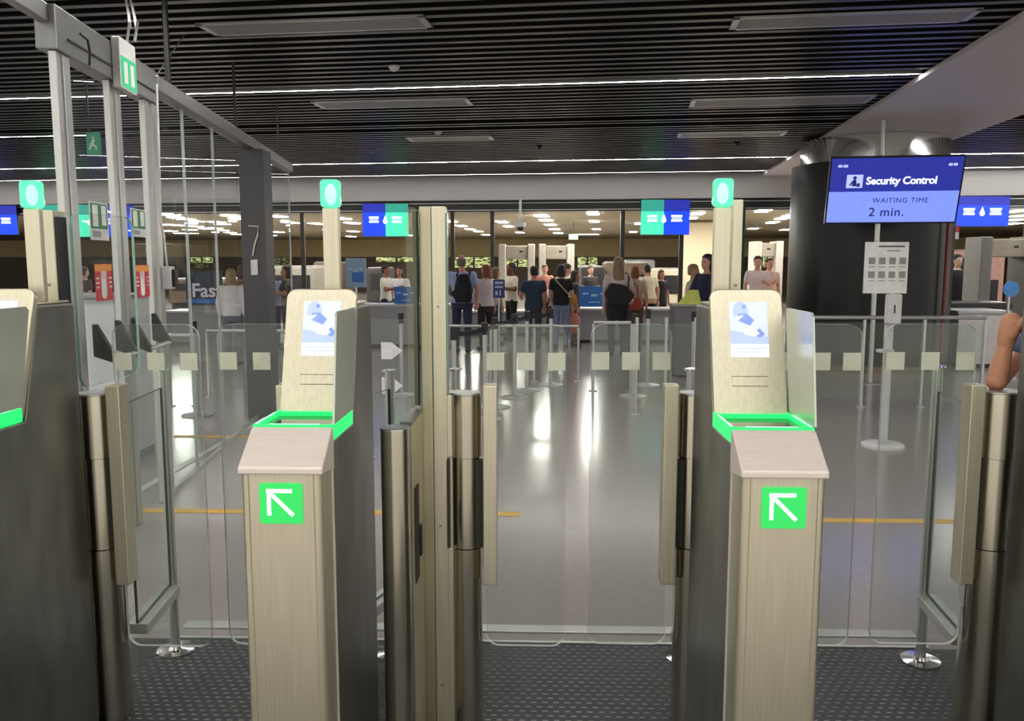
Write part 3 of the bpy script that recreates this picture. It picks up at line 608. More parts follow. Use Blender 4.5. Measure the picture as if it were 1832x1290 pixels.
text('WAITING TIME', .062 * KS, on(-.165, -.108), ex, ey, STX, 'caption_lettering', pb, spacing=1.12)
text('2 min.', .108 * KS, on(-.185, -.225), ex, ey, STX, 'time_lettering', pb, spacing=1.1, bold=.0012)
ring = [(.037 * KS * math.cos(k * math.pi / 12), .037 * KS * math.sin(k * math.pi / 12)) for k in range(24)]
rg = MB()
for k in range(20):
    a, b = ring[k], ring[k + 1]; rg.plate([a, b, (b[0] * .86, b[1] * .86), (a[0] * .86, a[1] * .86)], on(-.235, -.085), ex, ey, .001)
build(rg, 'clock_ring', mat('screen_mid_blue', (110, 125, 240), .3, emit=(.14, .2, .72), es=1.0), pb)
hx = W(1569, 430, 10.98)
build(MB().cyl(hx.x, hx.y, 0.012, HCL - .052, .03, 20), 'support_pole', ALU, r, smooth=True)
build(MB().lathe(hx.x, hx.y, [(.13, 0), (.13, .008), (.04, .011)]), 'pole_foot', ALU, r, smooth=True)
b = W(1579, 797, 7.2); b = V((b.x, 7.2, 0))
r = root('sanitiser_stand', b, 'white hand sanitiser stand on a round base, under the hanging screen', 'stand')
build(MB().lathe(b.x, b.y, [(.175, 0), (.175, .02), (.16, .03), (.06, .035)]), 'base', WHITE, r, smooth=True)
build(MB().box(b.x - .036, b.x + .036, b.y - .02, b.y + .02, .035, 1.30), 'pole', mat('pale_grey_metal', (205, 206, 208), .4), r, bevel=.01)
zd = W(1579, 553, 7.2).z
dp = build(MB().box(b.x - .058, b.x + .058, b.y - .11, b.y - .0205, zd - .12, zd + .13), 'dispenser', WHITE, r, bevel=.015)
build(MB().box(b.x - .012, b.x + .0, b.y - .112, b.y - .108, zd - .03, zd + .04), 'level_window', BLACK, dp)
zt = W(1570, 628, 7.2).z
build(MB().lathe(b.x - .06, b.y - .09, [(.065, zt), (.075, zt + .02), (.07, zt + .022)]).box(b.x - .03, b.x + .02, b.y - .06, b.y - .0205, zt, zt + .012), 'drip_tray', WHITE, r, smooth=True)
sh0 = W(1548, 433, 7.16); sh1 = W(1621, 525, 7.16)
r2 = root('notice_board', (b.x, 7.16, sh1.z), 'white notice sheet with eight grey pictures, fixed above the sanitiser', 'notice')
bo = build(MB().box(sh0.x, sh1.x, 7.15, 7.165, sh1.z, sh0.z), 'board', PAPER, r2, bevel=.002)
GM = mat('print_grey', (150, 150, 148), .8); GD = mat('print_dark', (95, 95, 98), .8)
wv = sh1.x - sh0.x; hv = sh0.z - sh1.z
for i in range(2):
    for k in range(4):
        xx = sh0.x + wv * (.09 + .235 * k); z = sh1.z + hv * (.30 + .27 * i)
        build(MB().box(xx, xx + wv * .15, 7.148, 7.1495, z, z + hv * .13), 'printed_picture', GM, bo)
        build(MB().box(xx, xx + wv * .15, 7.148, 7.1495, z - hv * .06, z - hv * .045), 'printed_line', GM, bo)
build(MB().box(sh0.x + wv * .3, sh1.x - wv * .1, 7.148, 7.1495, sh1.z + hv * .9, sh1.z + hv * .93), 'printed_heading', GD, bo)
build(MB().box(sh0.x + wv * .5, sh1.x - wv * .2, 7.148, 7.1495, sh1.z + hv * .82, sh1.z + hv * .84), 'printed_line', GM, bo)
build(MB().box(b.x - .02, b.x + .02, 7.166, 7.1785, sh1.z - .02, sh0.z - .1), 'bracket', ALU, r2)

# ------------------------------------------------------------------ middle distance: railings, queue posts, counters
def railing(pxa, pxb, ytop, d, label, n=3, arrows=0, rail=True, z0=.10):
    a = W(pxa, ytop, d); bb = W(pxb, ytop, d); zt = a.z
    r = root('glass_railing', ((a.x + bb.x) / 2, d, 0), label, 'railing')
    if rail: build(MB().tube([(a.x, d, zt), (bb.x, d, zt)], .022), 'top_rail', ALU, r, smooth=True)
    for k in range(n):
        x = a.x + (bb.x - a.x) * k / (n - 1)
        build(MB().cyl(x, d, 0, zt - (.02 if rail else -.01), .018, 14).cyl(x, d, 0, .012, .05, 14), 'post', ALU, r, smooth=True)
    for k in range(n - 1):
        x0 = a.x + (bb.x - a.x) * k / (n - 1) + .03; x1 = a.x + (bb.x - a.x) * (k + 1) / (n - 1) - .03
        gp = build(MB().box(x0, x1, d - .005, d + .005, z0, zt - .05), 'glass_panel', GLEAF, r, edge=(1, GEDGE))
        for q in range(arrows):
            cx = (x0 + x1) / 2; cz = zt - .3 - .28 * q; s = .085
            build(MB().plate([(-s, -s * .8), (0, -s * .8), (s, 0), (0, s * .8), (-s, s * .8)], (cx, d - .0055, cz), X1, Z1, .001), 'frosted_arrow', mat('frosted_white', (225, 226, 228), .8), gp)
    return r
railing(1440, 1764, 568, 9.2, 'chrome-topped glass railing at the right, before the black column', 4)
railing(655, 745, 560, 6.6, 'glass railing with frosted arrows behind the left arrow kiosk', 2, 2, False)
railing(800, 1035, 583, 10.96, 'low glass railing across the middle lane, before the woman in jeans', 4, 0, True)
railing(1062, 1130, 577, 10.2, 'short glass railing in the middle lane, before the blonde woman', 2, 0, True)
railing(1140, 1245, 570, 8.6, 'glass railing right of the middle lane, before the yellow folder', 3, 0, False)
railing(370, 560, 592, 9.6, 'glass railing between the dark square column and left kiosk', 3, 0, True)
railing(300, 345, 600, 9.0, 'short glass railing left of the dark square column', 2, 0, True)

BELT = mat('belt_black', (28, 28, 30), .6)
def stanchion(px, ytop, label, to=None, group='belt stanchions of the queue', zt=.98):
    d = (HC - zt) * F / (ytop - 465); p = W(px, ytop, d)
    r = root('queue_stanchion', (p.x, d, 0), label, 'stanchion', group)
    build(MB().lathe(p.x, d, [(.16, 0), (.16, .012), (.05, .03), (.022, .04)]), 'base', ALU, r, smooth=True)
    build(MB().cyl(p.x, d, .04, zt - .12, .022, 16), 'pole', ALU, r, smooth=True)
    build(MB().cyl(p.x, d, zt - .12, zt, .034, 16), 'belt_head', BLACK, r, smooth=True)
    if to:
        q = V((to[0], to[1], zt - .06)); s = V((p.x, d, zt - .06)); dv = (q - s).normalized(); s += dv * .036; q -= dv * .036
        sg = MB(); n = 8; t = V((-dv.y, dv.x, 0)) * .002
        for k in range(n + 1):
            m = s.lerp(q, k / n) - Z1 * (.02 * 4 * (k / n) * (1 - k / n)); sg.v += [m + t + Z1 * .022, m - t + Z1 * .022, m - t - Z1 * .022, m + t - Z1 * .022]
        for k in range(n):
            i = 4 * k
            for c in range(4): sg.f.append([i + c, i + (c + 1) % 4, i + 4 + (c + 1) % 4, i + 4 + c])
        sg.f += [[3, 2, 1, 0], [4 * n, 4 * n + 1, 4 * n + 2, 4 * n + 3]]
        build(sg, 'belt', BELT, r)
    return p
sp = []
for px, yt in ((812, 585), (867, 577), (886, 568), (921, 561), (943, 556), (986, 552), (1135, 560), (1242, 556), (717, 560), (1300, 562), (346, 575), (1160, 552)):
    d = (HC - .98) * F / (yt - 465); sp.append((W(px, yt, d).x, d))
slab = ['belt stanchion nearest to us, right of the tall steel post', 'belt stanchion where the belt from the nearest stanchion ends', 'third belt stanchion from the tall steel post', 'fourth belt stanchion from the tall steel post',
        'belt stanchion in front of the man in dark blue', 'belt stanchion just left of the woman in jeans', 'belt stanchion beside the woman with the red bag', 'belt stanchion before the desk with yellow folder',
        'belt stanchion seen through the glass left of the tall steel post', 'belt stanchion behind the right arrow kiosk head', 'belt stanchion seen through the glass wall at left', 'far belt stanchion right of the blonde woman']
for k, (px, yt) in enumerate(((812, 585), (867, 577), (886, 568), (921, 561), (943, 556), (986, 552), (1135, 560), (1242, 556), (717, 560), (1300, 562), (346, 575), (1160, 552))):
    stanchion(px, yt, slab[k], sp[k + 1] if k in (0, 1, 2, 3, 4) else None)

DESK = mat('desk_grey', (158, 158, 164), .5, 0, .03); BLUEP = mat('poster_blue', (52, 116, 196), .5, 0, .08, (2, 2, 2))
def desk(pxa, pxb, ytop, ybot, d, label, m=DESK):
    a = W(pxa, ytop, d); b = W(pxb, ybot, d)
    r = root('counter_desk', ((a.x + b.x) / 2, d + .35, 0), label, 'desk')
    build(MB().box(a.x, b.x, d, d + .7, .06, a.z - .04), 'front', m, r, bevel=.006)
    build(MB().box(a.x - .03, b.x + .03, d - .03, d + .73, a.z - .0395, a.z), 'worktop', mat('desk_top', (185, 186, 190), .4), r, bevel=.005)
    build(MB().box(a.x + .05, b.x - .05, d + .05, d + .65, 0, .0595), 'plinth', BLACK, r)
    return a.z
def poster(px0, px1, y0, y1, d, label, m=BLUEP, lean=.0):
    a = W(px0, y0, d); b = W(px1, y1, d)
    r = root('poster_board', ((a.x + b.x) / 2, d, b.z), label, 'poster')
    bo = build(MB().box(a.x, b.x, d, d + .03, b.z, a.z), 'board', m, r, bevel=.004)
    w = b.x - a.x; h = a.z - b.z; PW = mat('poster_print', (170, 205, 240), .6)
    bits = MB().box(a.x + .38 * w, a.x + .6 * w, d - .002, d - .0005, b.z + .5 * h, b.z + .62 * h).box(a.x + .1 * w, a.x + .3 * w, d - .002, d - .0005, b.z + .6 * h, b.z + .68 * h).box(a.x + .68 * w, a.x + .85 * w, d - .002, d - .0005, b.z + .6 * h, b.z + .68 * h).box(a.x + .3 * w, a.x + .7 * w, d - .002, d - .0005, b.z + .2 * h, b.z + .25 * h)
    build(bits, 'printed_marks', PW, bo); return r
z = desk(1018, 1222, 552, 616, 16.2, 'long pale grey desk behind the woman in jeans')
poster(1037, 1090, 512, 549, 16.35, 'blue poster standing on the long grey desk, right of the woman in jeans')
z = desk(640, 802, 545, 640, 15.2, 'pale grey desk behind the tall steel post')
poster(705, 747, 513, 544, 15.35, 'blue poster on the desk left of the tall steel post')
r = poster(618, 655, 462, 514, 16.0, 'upright white and blue poster stand right of the left kiosk lamp post', mat('poster_pale', (150, 178, 205), .5))
a = W(636, 515, 16.0); build(MB().box(a.x - .02, a.x + .02, 16.03, 16.07, 0, a.z + .3), 'stand_pole', ALU, r); build(MB().box(a.x - .2, a.x + .2, 15.9, 16.2, 0, .02), 'stand_base', ALU, r)
a = W(630, 505, 15.99); c = W(650, 487, 15.99); build(MB().box(a.x, c.x, 15.985, 15.997, a.z, c.z), 'blue_picture', BLUEP, r)
z = desk(806, 1013, 556, 640, 17.7, 'long grey counter behind the queue, between the tall post and the woman in jeans', mat('desk_mid', (134, 134, 138), .5))
z = desk(296, 440, 556, 640, 15.6, 'grey counter behind the glass wall and the dark lane banner', MATS['desk_mid'])
# small navy sign in front of the white blouse
a = W(882, 500, 14.2); c = W(903, 533, 14.2)
r = root('queue_sign', ((a.x + c.x) / 2, 14.2, 0), 'small navy sign with white bars and arrow, on a post in the queue', 'sign')
bo = build(MB().box(a.x, c.x, 14.2, 14.22, c.z, a.z), 'panel', mat('navy_sign', (52, 62, 128), .5), r, bevel=.003)
w = c.x - a.x; h = a.z - c.z
build(MB().box(a.x + .15 * w, c.x - .12 * w, 14.197, 14.1995, a.z - .24 * h, a.z - .12 * h).box(a.x + .15 * w, c.x - .15 * w, 14.197, 14.1995, a.z - .46 * h, a.z - .36 * h).box(a.x + .2 * w, a.x + .4 * w, 14.197, 14.1995, a.z - .85 * h, a.z - .62 * h).box(a.x + .55 * w, a.x + .68 * w, 14.197, 14.1995, a.z - .88 * h, a.z - .58 * h), 'white_bars', mat('sign_print', (190, 196, 226), .6), bo)
build(MB().cyl((a.x + c.x) / 2, 14.24, 0.02, c.z + .2, .018, 12).cyl((a.x + c.x) / 2, 14.24, 0, .02, .15, 20), 'post', ALU, r, smooth=True)
# fast lane banner far left
a = W(331, 484, 13.0); c = W(398, 545, 13.0)
r = root('fast_lane_banner', ((a.x + c.x) / 2, 13.0, 0), 'dark navy banner with big white letters Fast, behind the glass wall', 'sign')
bo = build(MB().box(a.x, c.x, 13.0, 13.04, c.z, a.z), 'panel', mat('banner_navy', (38, 44, 62), .5), r, bevel=.003)
text('Fast', .30, W(343, 531, 12.998), X1, Z1, mat('banner_white', (225, 225, 240), .5), 'lettering', bo, spacing=1.0, bold=.006)
build(MB().box(a.x, c.x, 13.05, 13.5, 0, c.z - .002), 'pedestal', GREY, r)
build(MB().box(a.x, c.x, 12.99, 12.9985, c.z + .02, c.z + .09), 'blue_stripe', BLUEP, bo)
# hanging pictogram signs
PB = mat('pictogram_blue', (20, 60, 230), .4, emit=(.006, .055, .82), es=1.0); PG = mat('pictogram_green', (80, 220, 170), .4, emit=(.05, .72, .42), es=1.0)
PBD = mat('pictogram_blue_reflection', (30, 40, 150), .4, emit=(.01, .02, .3), es=1.0); PGD = mat('pictogram_green_reflection', (40, 140, 120), .4, emit=(.02, .26, .2), es=1.0)  # dimmer upper fields: reflection in the header glass painted in
def psign(px0, pxm, px1, y0, ym, y1, left, right, d, label):
    d = (VB + .02) / (math.cos(DL) + math.sin(DL) * ((px0 + px1) / 2 - 963) / F)
    r = root('pictogram_sign', W((px0 + px1) / 2, y1, d), label, 'sign', 'lit lane signs over the security hall entrance')
    a = W(px0, y0, d); c = W(px1, y1, d); m = W(pxm, ym, d); a.z = min(a.z, 2.885)
    bo = build(MB().box(a.x, c.x, d + .005, d + .06, c.z, a.z), 'housing', BLACK, r, bevel=.003)
    for x0, x1, k in ((a.x, m.x, left), (m.x, c.x, right)):
        lo, hi = (PB, PBD) if k == 'b' else (PG, PGD)
        f = build(MB().box(x0 + .005, x1 - .0, d, d + .0045, c.z + .005, m.z), 'lit_field', lo, bo)
        build(MB().box(x0 + .005, x1 - .0, d, d + .0045, m.z + .0005, a.z - .005), 'upper_field', hi, bo)
        cx = (x0 + x1) / 2; w = (x1 - x0); cz = m.z - (m.z - c.z) * .30
        build(MB().box(cx - w * .22, cx + w * .22, d - .002, d - .0005, cz + .03, cz + .07).box(cx - w * .22, cx + w * .22, d - .002, d - .0005, cz - .07, cz - .03), 'white_bars', SWH, f)
        build(MB().box(cx - w * .2, cx + w * .2, d - .0015, d - .0004, cz - .025, cz + .025), 'pale_bar', SLB if k == 'b' else mat('pale_green', (160, 240, 210), .4, emit=(.3, .85, .62), es=1.0), f)
    cz = m.z - (m.z - c.z) * .34
    build(MB().plate([(.055 * math.cos(t), .055 * math.sin(t)) for t in [math.radians(-215 + 250 * k / 10) for k in range(11)]] + [(0, .14)], (m.x, d - .0025, cz - .02), X1, Z1, .001), 'white_drop_mark', SWH, bo)
    for hx_ in (a.x + .2, c.x - .23): build(MB().box(hx_, hx_ + .03, d + .02, d + .04, a.z, 2.9), 'hanger', BLACK, r)
psign(648, 689, 731, 364, 380, 423, 'b', 'g', 17.9, 'lit lane sign, blue left and green right, beside the tall steel post')
psign(1147, 1188, 1233, 357, 378, 420, 'g', 'b', 17.7, 'lit lane sign, green left and blue right, over the middle lane')
psign(1712, 1758, 1804, 350, 367, 405, 'b', 'b', 16.2, 'all-blue lit lane sign right of the black column')
psign(104, 160, 215, 366, 384, 424, 'g', 'g', 18.0, 'green lit lane sign behind the sliding door portal') if False else None
psign(70, 160, 240, 366, 384, 424, 'g', 'b', 18.0, 'wide lit lane sign, green and blue, behind the sliding door portal')
psign(-60, -10, 32, 362, 384, 420, 'g', 'b', 18.0, 'lit lane sign cut off by the left picture edge')

# dark mullions of the hall entrance
mi = 0
for px, y0 in ((543, 540), (810, 540), (881, 535), (1113, 520), (1218, 525), (1280, 520), (470, 540), (1832, 500)):
    p = W(px, 465, VB + .35); lb = {543: 'left of the left kiosk lamp post', 810: 'right of the tall steel post', 881: 'above the auburn-haired woman', 1113: 'behind the blonde woman', 1218: 'below the blue lane sign in the middle', 1280: 'behind the right kiosk lamp post', 470: 'behind the dark square column', 1832: 'at the right picture edge'}[px]
    dd_ = VB + .35 - .1 * p.x; p = W(px, 465, dd_)
    o = build(MB().box(p.x - .045, p.x + .045, dd_ - .04, dd_ + .04, 0, 2.67), 'entrance_mullion', mat('mullion_dark', (44, 42, 36), .4), loc=(p.x, dd_, 0), bevel=.004)
    tag(o, 'slim dark mullion of the security hall entrance, ' + lb, 'mullion')

# ceiling lights of the security hall
HL = mat('hall_lamp', (255, 255, 250), .5, emit=(1, .96, .86), es=52)
rows = {'row of five beside the tall steel post': [(806, 396), (825, 404), (841, 410), (856, 414), (869, 420)],
        'row of three above the detector arch': [(898, 397), (910, 405), (930, 416)],
        'row left of the green exit sign': [(969, 386), (977, 394), (985, 402), (992, 410), (999, 417)],
        'row of three above the long pale wall': [(1061, 382), (1063, 396), (1067, 410)],
        'pair left of the green lane sign': [(1144, 400), (1133, 415)], 'pair right of the blue lane sign': [(1248, 382), (1237, 390)],
        'cluster left of the black column': [(1382, 398), (1399, 391), (1414, 386), (1347, 409), (1405, 411), (1365, 377), (1442, 382)],
        'cluster by the left kiosk lamp': [(497, 387), (520, 398), (566, 400), (497, 415), (484, 421), (613, 391), (630, 399), (632, 414), (628, 423), (590, 411), (734, 421)],
        'cluster seen through the glass wall': [(303, 384), (317, 389), (333, 392), (350, 396), (300, 402), (320, 403), (350, 405), (340, 411), (370, 409), (388, 397), (398, 401), (385, 408), (398, 412), (412, 416), (424, 419), (413, 386), (425, 391), (305, 413), (322, 417)],
        'cluster at the right picture edge': [(1815, 378), (1826, 386), (1820, 393), (1812, 400)]}
for nm, pts in rows.items():
    for px, py in pts:
        p = AZ(px, py, ZH - .012); s = .15 if nm.startswith('cluster seen') or nm.startswith('cluster a') else .13
        if nm.startswith('row left'): s = .16
        q = Matrix.Translation(p) @ BM.to_4x4()
        dl = .24 if nm.startswith('cluster seen') else .36
        r = root('hall_ceiling_light', p, 'small white ceiling light in the security hall, ' + nm, 'light', 'hall lights, ' + nm)
        build(MB().box(-s, s, -dl, dl, -.012, 0).xf(q), 'diffuser', HL, r)
        build(MB().box(-s - .02, s + .02, -dl - .02, dl + .02, .0005, .012).xf(q), 'tray', WHITE, r)
p = AZ(1051, 420, ZH - .03); r = root('hall_ceiling_light', p, 'long horizontal white ceiling light right of the small green exit sign', 'light')
build(MB().box(p.x - .45, p.x + .45, p.y - .12, p.y + .12, p.z, p.z + .02), 'diffuser', HL, r); build(MB().box(p.x - .47, p.x + .47, p.y - .14, p.y + .14, p.z + .0205, p.z + .03), 'tray', WHITE, r)
p = W(1026, 424, 24); r = root('hanging_exit_sign', p, 'tiny green exit sign in the far security hall', 'sign')
build(MB().box(p.x - .13, p.x + .13, 24, 24.04, p.z - .07, p.z + .08), 'panel', mat('exit_sign_lit', (150, 230, 180), .4, emit=(.25, .75, .42), es=.8), r); build(MB().box(p.x - .01, p.x + .01, 24.01, 24.03, p.z + .08, ZH), 'hanger', BLACK, r)
# dome camera hanging in the entrance
p = W(931, 400, VB + .12); r = root('hanging_dome_camera', p, 'white dome camera hanging right of the row of hall lights', 'camera')
build(MB().lathe(p.x, p.y, [(.03, 2.9), (.03, p.z + .05), (.12, p.z + .02), (.12, p.z - .06), (.085, p.z - .08)]), 'housing', WHITE, r, smooth=True)
build(MB().ell((p.x, p.y, p.z - .09), .075, .075, .07), 'dome', BLACK, r, smooth=True)

# metal detector arches
DET = mat('detector_grey', (196, 190, 178), .5)
def arch(px0, px1, yt, d, label, m=DET, wp=.085):
    a = W(px0, yt, d); c = W(px1, yt, d)
    r = root('metal_detector', ((a.x + c.x) / 2, d, 0), label, 'detector')
    for x in (a.x + wp, c.x - wp): build(MB().box(x - wp, x + wp, d - .3, d + .3, 0, a.z), 'side_panel', m, r, bevel=.02)
    build(MB().box(a.x + 2 * wp + .001, c.x - 2 * wp - .001, d - .25, d + .25, a.z - .36, a.z - .04), 'header', mat('detector_header', (160, 152, 138), .5), r, bevel=.02)
    build(MB().box(c.x - 2 * wp - .2, c.x - 2 * wp - .12, d - .253, d - .2505, a.z - .2, a.z - .16), 'indicator', BLACK, r)
arch(893, 957, 437, 20.5, 'grey walk-through metal detector behind the man with crossed arms')
arch(964, 1027, 437, 20.5, 'grey walk-through metal detector behind the stooping person')
arch(1345, 1396, 432, 20.0, 'grey walk-through metal detector right of the right kiosk post')
arch(1742, 1842, 424, 15.5, 'large grey scanner arch right of the black column', mat('scanner_grey', (120, 118, 112), .5), .10)

# equipment of the security hall
BOXD = mat('machine_dark', (48, 46, 44), .5); BEIGE = mat('machine_beige', (196, 186, 160), .5); BROWN = mat('machine_brown', (92, 78, 62), .5)
def machine(px0, px1, y0, d, label, m, name='xray_machine', depth=1.6, hood=True):
    a = W(px0, y0, d); c = W(px1, y0, d); zt = a.z
    r = root(name, ((a.x + c.x) / 2, d + depth / 2, 0), label, 'machine')
    build(MB().box(a.x, c.x, d, d + depth, .35, zt), 'cabinet', m, r, bevel=.03)
    build(MB().box(a.x - .2, c.x + .2, d - .5, d + depth + .5, .62, .70), 'conveyor', BOXD, r, bevel=.01) if False else None
    build(MB().box(a.x + .05, c.x - .05, d + .1, d + depth - .1, 0, .349), 'base', BOXD, r)
    if hood: build(MB().box(a.x + .12, c.x - .12, d - .02, d - .0005, .72, min(zt - .12, 1.2)), 'tunnel_opening', BLACK, r)
    build(MB().box(a.x + .05, c.x - .05, d + .05, d + depth - .05, zt + .0005, zt + .03), 'top_cover', GREY, r, bevel=.01)
machine(1085, 1160, 470, 24, 'low dark x-ray machine behind the blonde woman', BROWN)
machine(1040, 1082, 478, 23, 'dark x-ray machine above the blue poster', BOXD)
machine(1178, 1228, 482, 22, 'beige x-ray machine behind the yellow folder', BEIGE)
machine(1120, 1172, 466, 27, 'grey scanner block behind the woman with the red bag', GREY)
machine(480, 562, 478, 22, 'grey x-ray machine with glass hood behind the left kiosk', mat('machine_grey', (140, 136, 126), .5))
machine(655, 690, 480, 25, 'dark baggage machine left of the two people in white', BOXD)
machine(560, 612, 470, 26, 'brown baggage machine behind the left kiosk lamp post', BROWN)
machine(300, 420, 500, 24, 'dark baggage machine behind the fast lane banner', BROWN)
machine(1700, 1742, 462, 17.8, 'dark x-ray machine right of the black column', BOXD)
machine(1724, 1760, 455, 19.5, 'beige screen panel behind the scanner arch', mat('machine_tan', (200, 164, 130), .5), 'screen_panel')
machine(1764, 1800, 448, 17.4, 'pinkish panel inside the scanner arch', mat('machine_pink', (196, 152, 138), .5), 'screen_panel')
a = W(1224, 400, 23); c = W(1292, 400, 23)
r = root('pale_wall_block', ((a.x + c.x) / 2, 23.2, 0), 'tall pale beige wall block behind the dark-haired officer', 'wall block')
build(MB().box(a.x, c.x, 23, 23.5, .05, 2.6), 'block', mat('beige_block', (214, 200, 170), .6, 0, .03), r, bevel=.01); build(MB().box(a.x + .02, c.x - .02, 23.02, 23.48, 0, .0495), 'skirting', GREY, r)
# right counters
z = desk(1716, 1800, 556, 640, 12.6, 'white-topped counter right of the black column', mat('counter_white', (206, 202, 200), .5))
r = root('conveyor_belt', W(1740, 545, 13.6) * 1.0, 'dark roller conveyor on the far side of the white-topped counter', 'conveyor')
a = W(1690, 540, 13.7); c = W(1800, 552, 13.7); ORG[r] = V(((a.x + c.x) / 2, 13.7, 0)); r.location = ORG[r]
build(MB().box(a.x, c.x, 13.5, 14.1, c.z, a.z), 'belt', mat('conveyor_dark', (40, 40, 46), .4), r, bevel=.02); build(MB().box(a.x + .1, a.x + .18, 13.6, 14, 0, c.z).box(c.x - .18, c.x - .1, 13.6, 14, 0, c.z), 'legs', ALU, r)
p = W(1808, 517, 11.5); r = root('round_floor_sign', (p.x, 11.5, 0), 'round light blue sign on a post at the right picture edge', 'sign')
ring = [(.105 * math.cos(k * math.pi / 16), .105 * math.sin(k * math.pi / 16)) for k in range(32)]
build(MB().plate(ring, (p.x, 11.5, p.z), X1, Z1, .02), 'disc', mat('sign_light_blue', (84, 150, 220), .5, 0, .12, (4, 4, 4)), r); build(MB().cyl(p.x, 11.53, .015, p.z, .018, 12), 'post', ALU, r, smooth=True); build(MB().cyl(p.x, 11.53, 0, .015, .16, 24), 'base', ALU, r, smooth=True)
p = W(1693, 465, 12.0); o = build(MB().cyl(p.x, 12, 0, 2.55, .022, 12), 'red_pole', mat('dark_red', (110, 34, 30), .5), loc=(p.x, 12, 0), smooth=True); tag(o, 'thin dark red pole right of the black column', 'pole')
a = W(1700, 403, 15.0); c = W(1715, 428, 15.0); r = root('fire_notice', ((a.x + c.x) / 2, 15.0, c.z), 'small red and white notice below the all-blue lane sign', 'notice')
build(MB().box(a.x, c.x, 15, 15.02, (a.z + c.z) / 2, a.z), 'red_field', RED, r); build(MB().box(a.x, c.x, 15, 15.02, c.z, (a.z + c.z) / 2 - .0005), 'white_field', PAPER, r)
build(MB().box((a.x + c.x) / 2 - .01, (a.x + c.x) / 2 + .01, 15.005, 15.015, a.z, HCL), 'hanger', BLACK, r)
# yellow folder and trays on the long desk
p = W(1238, 530, 11.5)
r = root('standing_desk', (p.x, 11.7, 0), 'grey standing desk under the yellow folder, behind the right arrow kiosk', 'desk')
zf = W(1240, 545, 11.5).z
build(MB().box(p.x - .22, p.x + .30, 11.5, 12.0, .02, zf - .03), 'body', mat('desk_dull', (112, 112, 116), .4), r, bevel=.008); build(MB().box(p.x - .24, p.x + .32, 11.48, 12.02, zf - .0295, zf), 'worktop', GREY, r, bevel=.004)
o = build(MB().add([(p.x - .18, 11.55, zf + .001), (p.x + .14, 11.55, zf + .001), (p.x + .14, 11.8, zf + .19), (p.x + .02, 11.8, zf + .19), (p.x - .18, 11.56, zf + .012), (p.x + .14, 11.56, zf + .012), (p.x + .14, 11.82, zf + .19), (p.x + .02, 11.82, zf + .19)],
          [(0, 1, 2, 3), (7, 6, 5, 4), (0, 4, 5, 1), (1, 5, 6, 2), (2, 6, 7, 3), (3, 7, 4, 0)]), 'yellow_folder', mat('folder_yellow', (226, 232, 120), .5), loc=(p.x, 11.6, zf)); tag(o, 'pale yellow folder propped on the standing desk', 'folder')
